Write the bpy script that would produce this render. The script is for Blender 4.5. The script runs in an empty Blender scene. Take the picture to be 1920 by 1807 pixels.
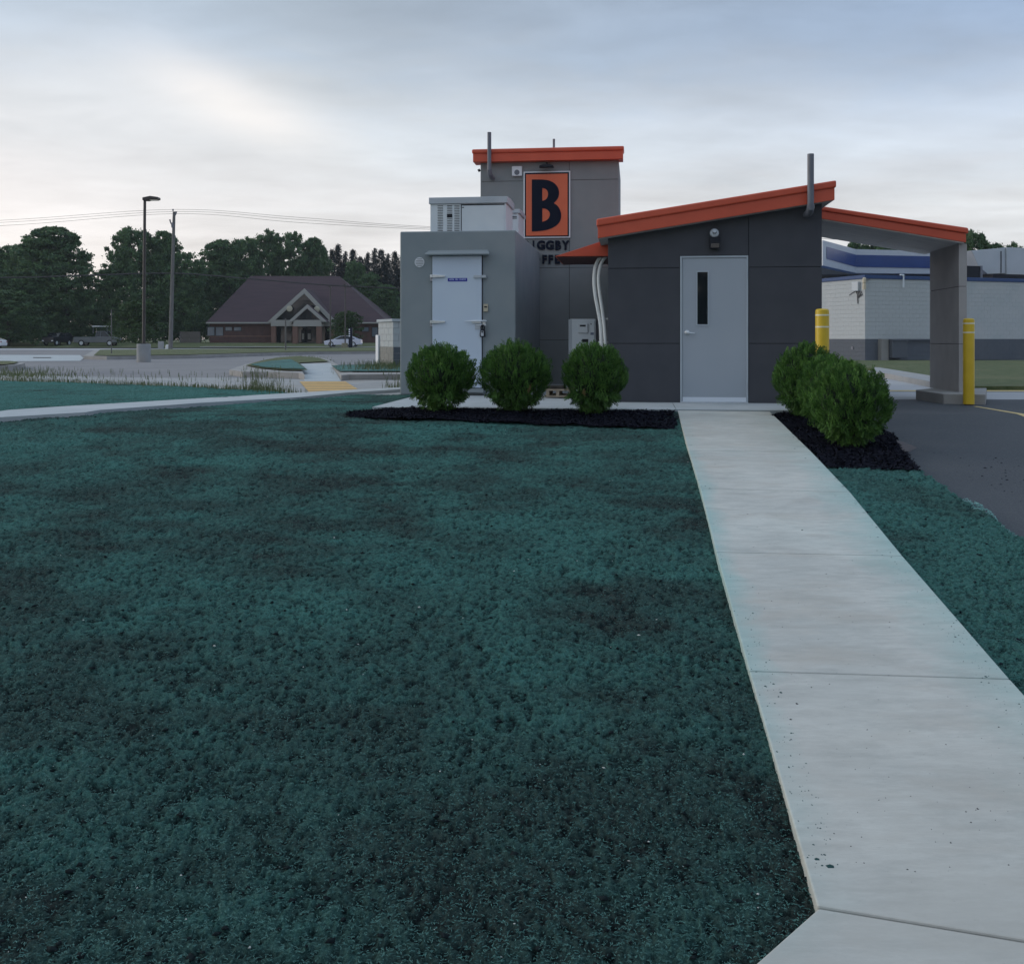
import bpy, bmesh, math, random
import numpy as np
from mathutils import Vector, Matrix
random.seed(7)
rng = np.random.default_rng(11)
R = math.radians
S = bpy.context.scene
COL = S.collection

# ------------------------------------------------------------------ camera, world, sun, exposure
EYE = 0.96
cam_data = bpy.data.cameras.new('camera')
cam = bpy.data.objects.new('camera', cam_data)
COL.objects.link(cam)
cam.location = (0, 0, EYE)
cam.rotation_euler = (R(90), 0, 0)
cam_data.sensor_width = 36
cam_data.lens = 36 * 1900 / 1920
cam_data.shift_y = -268.5 / 1920
cam_data.clip_start = 0.1
cam_data.clip_end = 4000
S.camera = cam

SUN_EL, SUN_AZ = 17, -76          # degrees; azimuth from +Y towards +X (sun low, front left, behind thin cloud)
world = bpy.data.worlds.new('World')
S.world = world
world.use_nodes = True
wt = world.node_tree
wt.nodes.clear()
def wn(t, **kw):
    n = wt.nodes.new(t)
    for k, v in kw.items():
        setattr(n, k, v)
    return n
def wl(a, b):
    wt.links.new(a, b)
def wmath(op, a, b=None, c=None, clamp=False):
    n = wn('ShaderNodeMath', operation=op, use_clamp=clamp)
    for i, x in enumerate((a, b, c)):
        if x is None: continue
        if isinstance(x, (int, float)): n.inputs[i].default_value = x
        else: wl(x, n.inputs[i])
    return n.outputs[0]
def wmix(f, a, b, blend='MIX'):
    n = wn('ShaderNodeMix', data_type='RGBA', blend_type=blend)
    n.clamp_factor = True
    for i, x in ((0, f), (6, a), (7, b)):
        if isinstance(x, (int, float)): n.inputs[i].default_value = x
        elif isinstance(x, tuple): n.inputs[i].default_value = (*x, 1)
        else: wl(x, n.inputs[i])
    return n.outputs[2]
w_out = wn('ShaderNodeOutputWorld')
w_bg = wn('ShaderNodeBackground')
w_bg.inputs['Strength'].default_value = 0.1
w_sky = wn('ShaderNodeTexSky', sky_type='NISHITA', sun_disc=False)
w_sky.sun_elevation = R(SUN_EL)
w_sky.sun_rotation = R(SUN_AZ)
w_tc = wn('ShaderNodeTexCoord')
w_sep = wn('ShaderNodeSeparateXYZ')
wl(w_tc.outputs['Generated'], w_sep.inputs[0])
sx, sy, sz = w_sep.outputs
# cloud deck coordinates: direction projected on a curved layer
den = wmath('ADD', wmath('MAXIMUM', sz, 0.0), 0.10)
cx = wmath('DIVIDE', sx, den)
cy = wmath('DIVIDE', sy, den)
w_cmb = wn('ShaderNodeCombineXYZ')
wl(cx, w_cmb.inputs[0]); wl(wmath('MULTIPLY', cy, 1.35), w_cmb.inputs[1])
def wnoise(scale, detail, rough, off, dist=0.0):
    mp = wn('ShaderNodeMapping')
    mp.inputs['Location'].default_value = off
    wl(w_cmb.outputs[0], mp.inputs['Vector'])
    n = wn('ShaderNodeTexNoise')
    n.inputs['Scale'].default_value = scale
    n.inputs['Detail'].default_value = detail
    n.inputs['Roughness'].default_value = rough
    n.inputs['Distortion'].default_value = dist
    wl(mp.outputs[0], n.inputs['Vector'])
    return n.outputs['Fac']
n_big = wnoise(0.75, 5, 0.5, (3.1, 1.7, 0), 0.3)
n_mid = wnoise(1.9, 6, 0.55, (8.0, 2.2, 0), 0.4)
# elevation gradient of the overcast layer
ramp = wn('ShaderNodeValToRGB')
wl(wmath('ADD', wmath('MULTIPLY', sz, 1.0), wmath('MULTIPLY', wmath('SUBTRACT', n_mid, 0.5), 0.16)), ramp.inputs[0])
ramp.color_ramp.interpolation = 'EASE'
els = ramp.color_ramp.elements
els[0].position = 0.0; els[0].color = (0.74, 0.71, 0.70, 1)
els[1].position = 1.0; els[1].color = (0.60, 0.705, 0.79, 1)
for p, c in ((0.10, (0.68, 0.69, 0.71)), (0.19, (0.60, 0.635, 0.67)), (0.30, (0.43, 0.50, 0.585)), (0.5, (0.46, 0.55, 0.66))):
    e = els.new(p); e.color = (*c, 1)
deck = ramp.outputs[0]
# the clear-er blue side to the right, the warm side to the left
side = wmath('MULTIPLY_ADD', sx, 1.1, 0.5, clamp=True)
high = wmath('MULTIPLY_ADD', sz, 6.0, -0.75, clamp=True)
blue_f = wmath('MULTIPLY', wmath('MULTIPLY', wmath('MULTIPLY_ADD', side, 1.5, -0.45, clamp=True), high), 0.75)
deck = wmix(blue_f, deck, (0.30, 0.41, 0.60))
low = wmath('MULTIPLY_ADD', sz, -5.5, 1.0, clamp=True)
warm_f = wmath('MULTIPLY', wmath('MULTIPLY', wmath('SUBTRACT', 1.0, side), low), 0.85)
deck = wmix(warm_f, deck, (0.98, 0.86, 0.80))
# cloud modulation
n_fine = wnoise(4.2, 6, 0.55, (1.0, 5.2, 0), 0.6)
mod = wmath('ADD', wmath('MULTIPLY_ADD', wmath('SUBTRACT', n_big, 0.5), 0.80, 1.0), wmath('ADD', wmath('MULTIPLY', wmath('SUBTRACT', n_mid, 0.5), 0.42), wmath('MULTIPLY', wmath('SUBTRACT', n_fine, 0.5), 0.16)))
modc = wn('ShaderNodeCombineXYZ')
for i in range(3): wl(mod, modc.inputs[i])
deck = wmix(1.0, deck, modc.outputs[0], 'MULTIPLY')
# brighter break in the cloud in front of the hidden sun, upper left
def glow(az, el, wa, we, tilt):
    d = Vector((math.sin(R(az)) * math.cos(R(el)), math.cos(R(az)) * math.cos(R(el)), math.sin(R(el))))
    r = Vector((math.cos(R(az)), -math.sin(R(az)), 0)); u = r.cross(d)
    a = r * math.cos(tilt) + u * math.sin(tilt); b = -r * math.sin(tilt) + u * math.cos(tilt)
    def dot(v):
        n = wn('ShaderNodeVectorMath', operation='DOT_PRODUCT')
        wl(w_tc.outputs['Generated'], n.inputs[0]); n.inputs[1].default_value = v
        return n.outputs['Value']
    q = wmath('ADD', wmath('POWER', wmath('ABSOLUTE', wmath('DIVIDE', dot(a), wa)), 2.0), wmath('POWER', wmath('ABSOLUTE', wmath('DIVIDE', dot(b), we)), 2.0))
    g = wmath('EXPONENT', wmath('MULTIPLY', q, -1.0))
    return wmath('MULTIPLY', g, wmath('GREATER_THAN', dot(d), 0.0))
g1 = glow(-15.5, 12.6, 0.085, 0.028, R(-20))
g2 = glow(-19, 11.0, 0.18, 0.06, R(-14))
g3 = glow(-33, 8, 0.22, 0.07, R(0))
gw = wmath('MULTIPLY_ADD', n_mid, 1.3, 0.3)
deck = wmix(wmath('MULTIPLY', wmath('MULTIPLY', g1, 0.70), gw, clamp=True), deck, (0.97, 0.90, 0.84))
deck = wmix(wmath('MULTIPLY', wmath('MULTIPLY', g2, 0.40), gw, clamp=True), deck, (0.82, 0.80, 0.79))
deck = wmix(wmath('MULTIPLY', wmath('MULTIPLY', g3, 0.45), gw, clamp=True), deck, (0.97, 0.88, 0.84))
scaled = wn('ShaderNodeVectorMath', operation='SCALE')
wl(deck, scaled.inputs[0]); scaled.inputs['Scale'].default_value = 10.0
final_sky = wmix(0.90, w_sky.outputs[0], scaled.outputs[0])
wl(final_sky, w_bg.inputs['Color'])
wl(w_bg.outputs[0], w_out.inputs[0])

sun_data = bpy.data.lights.new('sun', 'SUN')
sun_data.energy = 0.95
sun_data.angle = R(35)
sun_data.color = (1.0, 0.90, 0.80)
sun = bpy.data.objects.new('sun', sun_data)
COL.objects.link(sun)
sd = Vector((math.sin(R(SUN_AZ)) * math.cos(R(SUN_EL)), math.cos(R(SUN_AZ)) * math.cos(R(SUN_EL)), math.sin(R(SUN_EL))))
sun.rotation_euler = sd.to_track_quat('Z', 'Y').to_euler()
S.view_settings.view_transform = 'Standard'
S.view_settings.look = 'None'
S.view_settings.gamma = 1
S.view_settings.use_curve_mapping = False
S.view_settings.exposure = 0.28
S.render.engine = 'CYCLES'

# ------------------------------------------------------------------ helpers
F, CXP, HY = 1900.0, 960.0, 635.0
BR = [(-500, 1.867), (1.5, 1.867), (13.5, 0.961), (17, 0.98), (50, 1.02), (140, 1.19), (150, 0.66), (4000, 0.66)]
BX = [b[0] for b in BR]; BH = [b[1] for b in BR]
def zt(Y):                                   # height of the terrain at depth Y
    return EYE - np.interp(Y, BX, BH)
def G(px, py):                               # a photo pixel on the terrain -> (X, Y)
    lo, hi = 1.0, 400.0
    for _ in range(60):
        m = (lo + hi) / 2
        if HY + F * np.interp(m, BX, BH) / m > py: lo = m
        else: hi = m
    return ((px - CXP) / F * lo, lo)
def W(px, py, Y):
    return Vector(((px - CXP) / F * Y, Y, EYE - (py - HY) / F * Y))

class Frame:
    def __init__(s, x, y, ang): s.x, s.y, s.a = x, y, ang; s.c, s.s = math.cos(ang), math.sin(ang)
    def w(s, u, v): return (s.x + u * s.c - v * s.s, s.y + u * s.s + v * s.c)
    def pu(s, px, v):
        k = (px - CXP) / F
        return (k * (s.y + v * s.c) - s.x + v * s.s) / (s.c - k * s.s)
    def pl(s, px, py, v):
        u = s.pu(px, v)
        return (u, EYE - (py - HY) / F * s.w(u, v)[1])
    def Y(s, u, v): return s.w(u, v)[1]
KF = Frame(2.99, 15.0, R(-6.9))
WF = Frame(0, 0, 0)
BF = Frame((1622 - CXP) / F * 48, 48.0, R(19.6))

def tag(o, label=None, cat=None, group=None, kind=None):
    if label: o['label'] = label
    if cat: o['category'] = cat
    if group: o['group'] = group
    if kind: o['kind'] = kind
    return o

class Thing:
    """an Empty at the base of the thing; parts are meshes given in its frame's coordinates"""
    def __init__(s, name, label, cat, org, frame=WF, group=None):
        s.e = bpy.data.objects.new(name, None)
        COL.objects.link(s.e)
        s.org = Vector(org); s.f = frame
        x, y = frame.w(org[0], org[1])
        s.e.location = (x, y, org[2]); s.e.rotation_euler = (0, 0, frame.a)
        s.e.empty_display_size = 0.2
        tag(s.e, label, cat, group)

def link_mesh(name, me, parent=None):
    o = bpy.data.objects.new(name, me)
    COL.objects.link(o)
    if parent: o.parent = parent
    return o

class MB:
    def __init__(s): s.v = []; s.f = []
    def add(s, vs, fs):
        n = len(s.v); s.v += [tuple(v) for v in vs]; s.f += [tuple(i + n for i in f) for f in fs]; return s
    def box(s, u0, u1, v0, v1, z0, z1):
        vs = [(u0, v0, z0), (u1, v0, z0), (u1, v1, z0), (u0, v1, z0), (u0, v0, z1), (u1, v0, z1), (u1, v1, z1), (u0, v1, z1)]
        return s.add(vs, [(0, 3, 2, 1), (4, 5, 6, 7), (0, 1, 5, 4), (1, 2, 6, 5), (2, 3, 7, 6), (3, 0, 4, 7)])
    def prism(s, poly, v0, v1):              # poly in (u, z), extruded along v
        n = len(poly)
        ar = sum(poly[i][0] * poly[(i + 1) % n][1] - poly[(i + 1) % n][0] * poly[i][1] for i in range(n))
        if ar < 0: poly = poly[::-1]
        vs = [(p[0], v0, p[1]) for p in poly] + [(p[0], v1, p[1]) for p in poly]
        fs = [tuple(range(n)), tuple(range(2 * n - 1, n - 1, -1))]
        fs += [(i, i + n, (i + 1) % n + n, (i + 1) % n) for i in range(n)]
        return s.add(vs, fs)
    def prism_z(s, poly, z0, z1):            # poly in (x, y), z0/z1 numbers or functions
        n = len(poly)
        ar = sum(poly[i][0] * poly[(i + 1) % n][1] - poly[(i + 1) % n][0] * poly[i][1] for i in range(n))
        if ar < 0: poly = poly[::-1]
        a = [z0 if not callable(z0) else z0(*p) for p in poly]; b = [z1 if not callable(z1) else z1(*p) for p in poly]
        vs = [(p[0], p[1], z) for p, z in zip(poly, a)] + [(p[0], p[1], z) for p, z in zip(poly, b)]
        fs = [tuple(range(n - 1, -1, -1)), tuple(range(n, 2 * n))] + [(i, (i + 1) % n, (i + 1) % n + n, i + n) for i in range(n)]
        return s.add(vs, fs)
    def prism_u(s, poly, u0, u1):            # poly in (v, z), extruded along u
        n = len(poly)
        vs = [(u0, p[0], p[1]) for p in poly] + [(u1, p[0], p[1]) for p in poly]
        fs = [tuple(range(n)), tuple(range(2 * n - 1, n - 1, -1))] + [(i, i + n, (i + 1) % n + n, (i + 1) % n) for i in range(n)]
        return s.add(vs, fs)
    def tube(s, pts, r, n=10, caps=True):
        pts = [Vector(p) for p in pts]
        rs = r if isinstance(r, (list, tuple)) else [r] * len(pts)
        base = len(s.v); prev = None
        for i, p in enumerate(pts):
            d = (pts[min(i + 1, len(pts) - 1)] - pts[max(i - 1, 0)]).normalized()
            if prev is None:
                prev = d.orthogonal().normalized()
            prev = (prev - d * prev.dot(d)).normalized()
            q = d.cross(prev)
            for k in range(n):
                a = 2 * math.pi * k / n
                s.v.append(tuple(p + (prev * math.cos(a) + q * math.sin(a)) * rs[i]))
        for i in range(len(pts) - 1):
            for k in range(n):
                a, b = base + i * n + k, base + i * n + (k + 1) % n
                s.f.append((a, b, b + n, a + n))
        if caps:
            s.f.append(tuple(range(base + n - 1, base - 1, -1)))
            e = base + (len(pts) - 1) * n
            s.f.append(tuple(range(e, e + n)))
        return s
    def lathe(s, prof, cx=0, cy=0, n=24, axis='z', c3=None):   # prof: (r, h)
        base = len(s.v)
        for r, h in prof:
            for k in range(n):
                a = 2 * math.pi * k / n
                if axis == 'z': s.v.append((cx + r * math.cos(a), cy + r * math.sin(a), h))
                else: s.v.append((c3[0] + r * math.cos(a), c3[1] + h, c3[2] + r * math.sin(a)))
        for i in range(len(prof) - 1):
            for k in range(n):
                a, b = base + i * n + k, base + i * n + (k + 1) % n
                s.f.append((a, b, b + n, a + n))
        s.f.append(tuple(range(base + n - 1, base - 1, -1)))
        e = base + (len(prof) - 1) * n
        s.f.append(tuple(range(e, e + n)))
        return s
    def mesh(s, name, m, org=(0, 0, 0), smooth=False):
        me = bpy.data.meshes.new(name)
        o = Vector(org)
        me.from_pydata([(v[0] - o[0], v[1] - o[1], v[2] - o[2]) for v in s.v], [], s.f)
        me.validate()
        bm = bmesh.new(); bm.from_mesh(me); bmesh.ops.recalc_face_normals(bm, faces=bm.faces); bm.to_mesh(me); bm.free()
        me.materials.append(m)
        if smooth:
            for p in me.polygons: p.use_smooth = True
            try: me.set_sharp_from_angle(angle=R(35))
            except Exception: pass
        return me
    def part(s, name, m, t, parent=None, bevel=0, smooth=False, label=None):
        o = link_mesh(name, s.mesh(name, m, t.org, smooth), parent or t.e)
        if bevel:
            b = o.modifiers.new('bevel', 'BEVEL'); b.width = bevel; b.segments = 2; b.limit_method = 'ANGLE'; b.angle_limit = R(40)
        if label: o['label'] = label
        return o
    def top(s, name, m, label=None, cat=None, group=None, kind=None, bevel=0, smooth=False):
        o = link_mesh(name, s.mesh(name, m, (0, 0, 0), smooth))
        if bevel:
            b = o.modifiers.new('bevel', 'BEVEL'); b.width = bevel; b.segments = 2; b.limit_method = 'ANGLE'
        return tag(o, label, cat, group, kind)

def np_mesh(name, verts, faces, m):
    """verts (n,3), faces (m,k) -> mesh, fast"""
    me = bpy.data.meshes.new(name)
    verts = np.asarray(verts, np.float32); faces = np.asarray(faces, np.int32)
    nf, k = faces.shape
    me.vertices.add(len(verts)); me.vertices.foreach_set('co', verts.ravel())
    me.loops.add(nf * k); me.loops.foreach_set('vertex_index', faces.ravel())
    me.polygons.add(nf)
    me.polygons.foreach_set('loop_start', np.arange(0, nf * k, k, dtype=np.int32))
    me.polygons.foreach_set('loop_total', np.full(nf, k, np.int32))
    me.update(calc_edges=True)
    me.materials.append(m)
    return me

# ---- numpy value noise
def _h(ix, iy, seed):
    n = (ix.astype(np.int64) * 374761393 + iy.astype(np.int64) * 668265263 + seed * 982451653) & 0xffffffff
    n = ((n ^ (n >> 13)) * 1274126177) & 0xffffffff
    return ((n ^ (n >> 16)) & 0xffffff) / float(0xffffff)
def vn(x, y, seed=0):
    ix, iy = np.floor(x), np.floor(y)
    fx, fy = x - ix, y - iy
    fx = fx * fx * (3 - 2 * fx); fy = fy * fy * (3 - 2 * fy)
    a, b = _h(ix, iy, seed), _h(ix + 1, iy, seed)
    c, d = _h(ix, iy + 1, seed), _h(ix + 1, iy + 1, seed)
    return (a * (1 - fx) + b * fx) * (1 - fy) + (c * (1 - fx) + d * fx) * fy
def fbm(x, y, oct=4, seed=0, gain=0.5):
    s, a, t = 0, 1, 0
    for i in range(oct):
        s = s + a * vn(x * 2 ** i, y * 2 ** i, seed + i); t += a; a *= gain
    return s / t

# ---- materials
def mat(name, c1, c2=None, scale=5, rough=0.7, bump=0.0, bscale=40, metal=0, detail=4, spec=0.4, stretch=None, c3=None, s3=1.0, trans=0, coord='Object', bdist=0.01):
    m = bpy.data.materials.new(name); m.use_nodes = True
    nt = m.node_tree; b = nt.nodes['Principled BSDF']
    b.inputs['Roughness'].default_value = rough; b.inputs['Metallic'].default_value = metal
    b.inputs['Specular IOR Level'].default_value = spec
    tc = nt.nodes.new('ShaderNodeTexCoord'); vec = tc.outputs[coord]
    if stretch:
        mp = nt.nodes.new('ShaderNodeMapping'); mp.inputs['Scale'].default_value = stretch
        nt.links.new(vec, mp.inputs['Vector']); vec = mp.outputs[0]
    def noise(sc, det=detail):
        n = nt.nodes.new('ShaderNodeTexNoise'); n.inputs['Scale'].default_value = sc; n.inputs['Detail'].default_value = det
        nt.links.new(vec, n.inputs['Vector']); return n.outputs['Fac']
    if c2:
        r = nt.nodes.new('ShaderNodeValToRGB'); r.color_ramp.elements[0].position = 0.32; r.color_ramp.elements[1].position = 0.68
        r.color_ramp.elements[0].color = (*c1, 1); r.color_ramp.elements[1].color = (*c2, 1)
        nt.links.new(noise(scale), r.inputs[0]); col = r.outputs[0]
        if c3:
            r2 = nt.nodes.new('ShaderNodeValToRGB'); r2.color_ramp.elements[0].position = 0.52; r2.color_ramp.elements[1].position = 0.68
            r2.color_ramp.elements[0].color = (0, 0, 0, 1)
            nt.links.new(noise(s3), r2.inputs[0])
            mx = nt.nodes.new('ShaderNodeMix'); mx.data_type = 'RGBA'
            nt.links.new(r2.outputs[0], mx.inputs[0]); nt.links.new(col, mx.inputs[6]); mx.inputs[7].default_value = (*c3, 1); col = mx.outputs[2]
        nt.links.new(col, b.inputs['Base Color'])
    else:
        b.inputs['Base Color'].default_value = (*c1, 1)
    if bump:
        bp = nt.nodes.new('ShaderNodeBump'); bp.inputs['Strength'].default_value = bump; bp.inputs['Distance'].default_value = bdist
        nt.links.new(noise(bscale, 6), bp.inputs['Height']); nt.links.new(bp.outputs[0], b.inputs['Normal'])
    if trans: b.inputs['Transmission Weight'].default_value = trans
    return m

def leaf_mat(name, dark, light, trans=0.25):
    m = bpy.data.materials.new(name); m.use_nodes = True
    nt = m.node_tree; b = nt.nodes['Principled BSDF']; out = nt.nodes['Material Output']
    g = nt.nodes.new('ShaderNodeNewGeometry')
    tc = nt.nodes.new('ShaderNodeTexCoord')
    n = nt.nodes.new('ShaderNodeTexNoise'); n.inputs['Scale'].default_value = 0.8 if trans > 0.2 else 9
    nt.links.new(tc.outputs['Object'], n.inputs['Vector'])
    a = nt.nodes.new('ShaderNodeMath'); a.operation = 'MULTIPLY_ADD'; a.inputs[1].default_value = 0.6; a.use_clamp = True
    nt.links.new(g.outputs['Random Per Island'], a.inputs[0])
    s = nt.nodes.new('ShaderNodeMath'); s.operation = 'MULTIPLY_ADD'; s.inputs[1].default_value = 1.6; s.inputs[2].default_value = -0.6
    nt.links.new(n.outputs['Fac'], s.inputs[0]); nt.links.new(s.outputs[0], a.inputs[2])
    mx = nt.nodes.new('ShaderNodeMix'); mx.data_type = 'RGBA'
    mx.inputs[6].default_value = (*dark, 1); mx.inputs[7].default_value = (*light, 1)
    nt.links.new(a.outputs[0], mx.inputs[0])
    nt.links.new(mx.outputs[2], b.inputs['Base Color'])
    b.inputs['Roughness'].default_value = 0.65; b.inputs['Specular IOR Level'].default_value = 0.25
    t = nt.nodes.new('ShaderNodeBsdfTranslucent'); nt.links.new(mx.outputs[2], t.inputs['Color'])
    ms = nt.nodes.new('ShaderNodeMixShader'); ms.inputs[0].default_value = trans
    nt.links.new(b.outputs[0], ms.inputs[1]); nt.links.new(t.outputs[0], ms.inputs[2]); nt.links.new(ms.outputs[0], out.inputs[0])
    return m

M = {}
M['orange'] = mat('orange_metal', (0.56, 0.085, 0.042), (0.63, 0.102, 0.050), 2.5, 0.45, 0.05, 60)
M['dark_wall'] = mat('charcoal_stucco', (0.058, 0.061, 0.073), (0.069, 0.071, 0.083), 3, 0.85, 0.35, 220, bdist=0.004)
M['tower_wall'] = mat('grey_stucco', (0.225, 0.24, 0.248), (0.26, 0.272, 0.278), 2, 0.85, 0.35, 200, bdist=0.004)
M['taupe_wall'] = mat('taupe_stucco', (0.37, 0.35, 0.345), (0.43, 0.41, 0.40), 2.5, 0.85, 0.35, 180, bdist=0.004)
M['joint'] = mat('dark_joint_backing', (0.02, 0.022, 0.028), rough=0.9)  # near-black backing behind panel joints, also used for slots and seams
M['cooler'] = mat('cooler_stucco', (0.23, 0.265, 0.285), (0.265, 0.295, 0.31), 2.2, 0.8, 0.5, 160, bdist=0.004)
M['door_grey'] = mat('door_grey_paint', (0.35, 0.39, 0.44), (0.38, 0.415, 0.465), 1.2, 0.4, 0.02, 20)
M['white_door'] = mat('white_door_paint', (0.52, 0.60, 0.72), (0.57, 0.65, 0.75), 1.0, 0.35, 0.02, 12)
M['frame_grey'] = mat('frame_grey_paint', (0.42, 0.47, 0.52), rough=0.4)
M['steel'] = mat('brushed_steel', (0.62, 0.66, 0.70), (0.72, 0.75, 0.78), 30, 0.3, metal=0.8)
M['gasket'] = mat('black_rubber', (0.015, 0.016, 0.02), rough=0.6)
M['black'] = mat('black_plastic', (0.010, 0.012, 0.020), (0.016, 0.018, 0.026), 8, 0.5, spec=0.25)
M['glass_dark'] = mat('dark_glass', (0.010, 0.013, 0.018), rough=0.04, spec=0.5)
M['pipe'] = mat('grey_pipe', (0.13, 0.14, 0.17), (0.16, 0.17, 0.20), 4, 0.5, 0.05, 40)
M['unit_white'] = mat('white_metal', (0.60, 0.65, 0.69), (0.68, 0.72, 0.75), 3, 0.4, 0.02, 30)
M['unit_lid'] = mat('lid_metal', (0.42, 0.46, 0.50), (0.49, 0.52, 0.56), 3, 0.4)
M['unit_warm'] = mat('unit_side_metal', (0.34, 0.34, 0.37), (0.38, 0.37, 0.40), 3, 0.5)
M['conduit'] = mat('white_line_set', (0.70, 0.75, 0.76), (0.78, 0.81, 0.82), 12, 0.45, 0.2, 60, bdist=0.004)
M['white'] = mat('white_paint', (0.72, 0.74, 0.78), rough=0.4)
M['navy'] = mat('navy_paint', (0.004, 0.008, 0.022), rough=0.5, spec=0.15)
M['sign_orange'] = mat('sign_orange', (0.66, 0.13, 0.055), (0.70, 0.145, 0.065), 3, 0.35)
M['name_blue'] = mat('nameplate_blue', (0.02, 0.03, 0.30), rough=0.3)
M['yellow'] = mat('bollard_yellow', (0.60, 0.40, 0.022), (0.66, 0.45, 0.03), 5, 0.4, 0.05, 30)
M['yellow_line'] = mat('yellow_road_paint', (0.62, 0.48, 0.22), (0.50, 0.38, 0.16), 14, 0.7)
M['tactile'] = mat('yellow_crossing_paint', (0.66, 0.42, 0.14), (0.58, 0.36, 0.13), 9, 0.7)
M['concrete'] = mat('old_concrete', (0.26, 0.27, 0.28), (0.34, 0.345, 0.35), 1.5, 0.85, 0.3, 60, c3=(0.30, 0.28, 0.26), s3=0.4)
M['concrete_light'] = mat('new_concrete', (0.36, 0.40, 0.42), (0.43, 0.46, 0.48), 1.8, 0.85, 0.2, 50)
M['soffit'] = mat('soffit_board', (0.66, 0.63, 0.61), (0.78, 0.74, 0.71), 2.2, 0.8, 0.3, 30, stretch=(1, 4, 1))
M['lot'] = mat('worn_asphalt', (0.19, 0.189, 0.198), (0.225, 0.222, 0.23), 0.35, 0.9, 0.5, 50, c3=(0.165, 0.165, 0.185), s3=0.12, coord='Object')
M['road_light'] = mat('concrete_road', (0.30, 0.31, 0.34), (0.38, 0.385, 0.40), 0.3, 0.9, 0.3, 30)
M['kerb'] = mat('kerb_concrete', (0.26, 0.255, 0.25), (0.33, 0.32, 0.31), 1.3, 0.9, 0.3, 40)
M['kerb_white'] = mat('white_kerb_concrete', (0.50, 0.53, 0.54), (0.58, 0.60, 0.60), 1.3, 0.85)
M['grass'] = mat('mown_grass', (0.045, 0.072, 0.022), (0.11, 0.125, 0.055), 3.5, 0.9, 0.8, 18, c3=(0.12, 0.125, 0.06), s3=0.3, bdist=0.05, detail=8)
M['ground'] = mat('ground_grass', (0.05, 0.07, 0.03), (0.08, 0.085, 0.045), 0.3, 0.95)
M['mulch'] = mat('black_mulch', (0.006, 0.007, 0.013), (0.013, 0.014, 0.024), 40, 0.95, 0.8, 60, spec=0.08)
M['hydro_far'] = mat('teal_hydroseed_far', (0.030, 0.11, 0.105), (0.055, 0.17, 0.155), 3, 0.95, 0.8, 14, detail=8, c3=(0.03, 0.06, 0.055), s3=0.6, bdist=0.04)
M['bark'] = mat('bark', (0.03, 0.026, 0.022), (0.055, 0.048, 0.04), 6, 0.9, 0.4, 20)
M['leaf'] = leaf_mat('tree_leaves', (0.030, 0.075, 0.045), (0.125, 0.215, 0.085))
M['leaf_light'] = leaf_mat('light_tree_leaves', (0.02, 0.055, 0.02), (0.07, 0.12, 0.04))
M['needle'] = leaf_mat('conifer_needles', (0.006, 0.012, 0.016), (0.016, 0.028, 0.028), 0.1)
M['shrub'] = leaf_mat('arborvitae_sprays', (0.007, 0.042, 0.009), (0.125, 0.265, 0.050), 0.12)
M['shrub_dead'] = mat('brown_spray', (0.25, 0.16, 0.07), rough=0.8)
M['weed'] = leaf_mat('weed_blades', (0.05, 0.085, 0.035), (0.17, 0.19, 0.10), 0.2)
M['brick'] = mat('red_brick', (0.072, 0.042, 0.040), (0.10, 0.055, 0.050), 1.5, 0.9)
M['brick_light'] = mat('light_red_brick', (0.15, 0.09, 0.075), (0.18, 0.105, 0.085), 1.5, 0.9)
M['shingle'] = mat('maroon_shingle', (0.050, 0.034, 0.044), (0.066, 0.042, 0.052), 0.8, 0.9, 0.4, 3, stretch=(0.4, 0.4, 5))
M['trim'] = mat('cream_trim', (0.30, 0.30, 0.29), rough=0.7)
M['block_light'] = mat('painted_block_cream', (0.38, 0.41, 0.42), (0.43, 0.445, 0.45), 1.2, 0.8, 0.3, 30)
M['block_dark'] = mat('painted_block_grey', (0.085, 0.098, 0.118), (0.10, 0.11, 0.128), 1.2, 0.8, 0.3, 30)
M['block_taupe'] = mat('painted_block_taupe', (0.20, 0.20, 0.19), (0.24, 0.235, 0.22), 1.2, 0.8, 0.3, 30)
M['mortar'] = mat('painted_mortar', (0.40, 0.42, 0.43), rough=0.9)
M['mortar_dark'] = mat('painted_mortar_dark', (0.085, 0.095, 0.11), rough=0.9)
M['band_white'] = mat('band_white', (0.46, 0.50, 0.55), (0.50, 0.54, 0.58), 1, 0.5)
M['band_blue'] = mat('band_blue', (0.012, 0.045, 0.18), (0.015, 0.055, 0.21), 1, 0.35)
M['trim_blue'] = mat('blue_coping', (0.015, 0.05, 0.15), rough=0.5)
M['hvac'] = mat('galvanised_duct', (0.40, 0.44, 0.47), (0.47, 0.50, 0.53), 0.8, 0.45, 0.1, 5)
M['cream'] = mat('cream_plastic', (0.50, 0.44, 0.33), rough=0.5)
M['pole_dark'] = mat('bronze_pole', (0.045, 0.040, 0.038), (0.06, 0.053, 0.05), 3, 0.5)
M['wood_pole'] = mat('weathered_pole', (0.11, 0.11, 0.11), (0.16, 0.155, 0.15), 4, 0.9, 0.3, 15, stretch=(3, 3, 0.3))
M['wire'] = mat('black_wire', (0.03, 0.03, 0.035), rough=0.6)
M['car_silver'] = mat('silver_car_paint', (0.52, 0.55, 0.66), rough=0.25, metal=0.3, spec=0.6)
M['car_white'] = mat('white_car_paint', (0.70, 0.72, 0.76), rough=0.25, spec=0.6)
M['truck_grey'] = mat('grey_truck_paint', (0.10, 0.115, 0.13), (0.14, 0.15, 0.165), 0.8, 0.5)
M['car_dark'] = mat('dark_car_paint', (0.012, 0.014, 0.022), rough=0.3)
M['tyre'] = mat('tyre_rubber', (0.012, 0.012, 0.014), rough=0.85)
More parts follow.
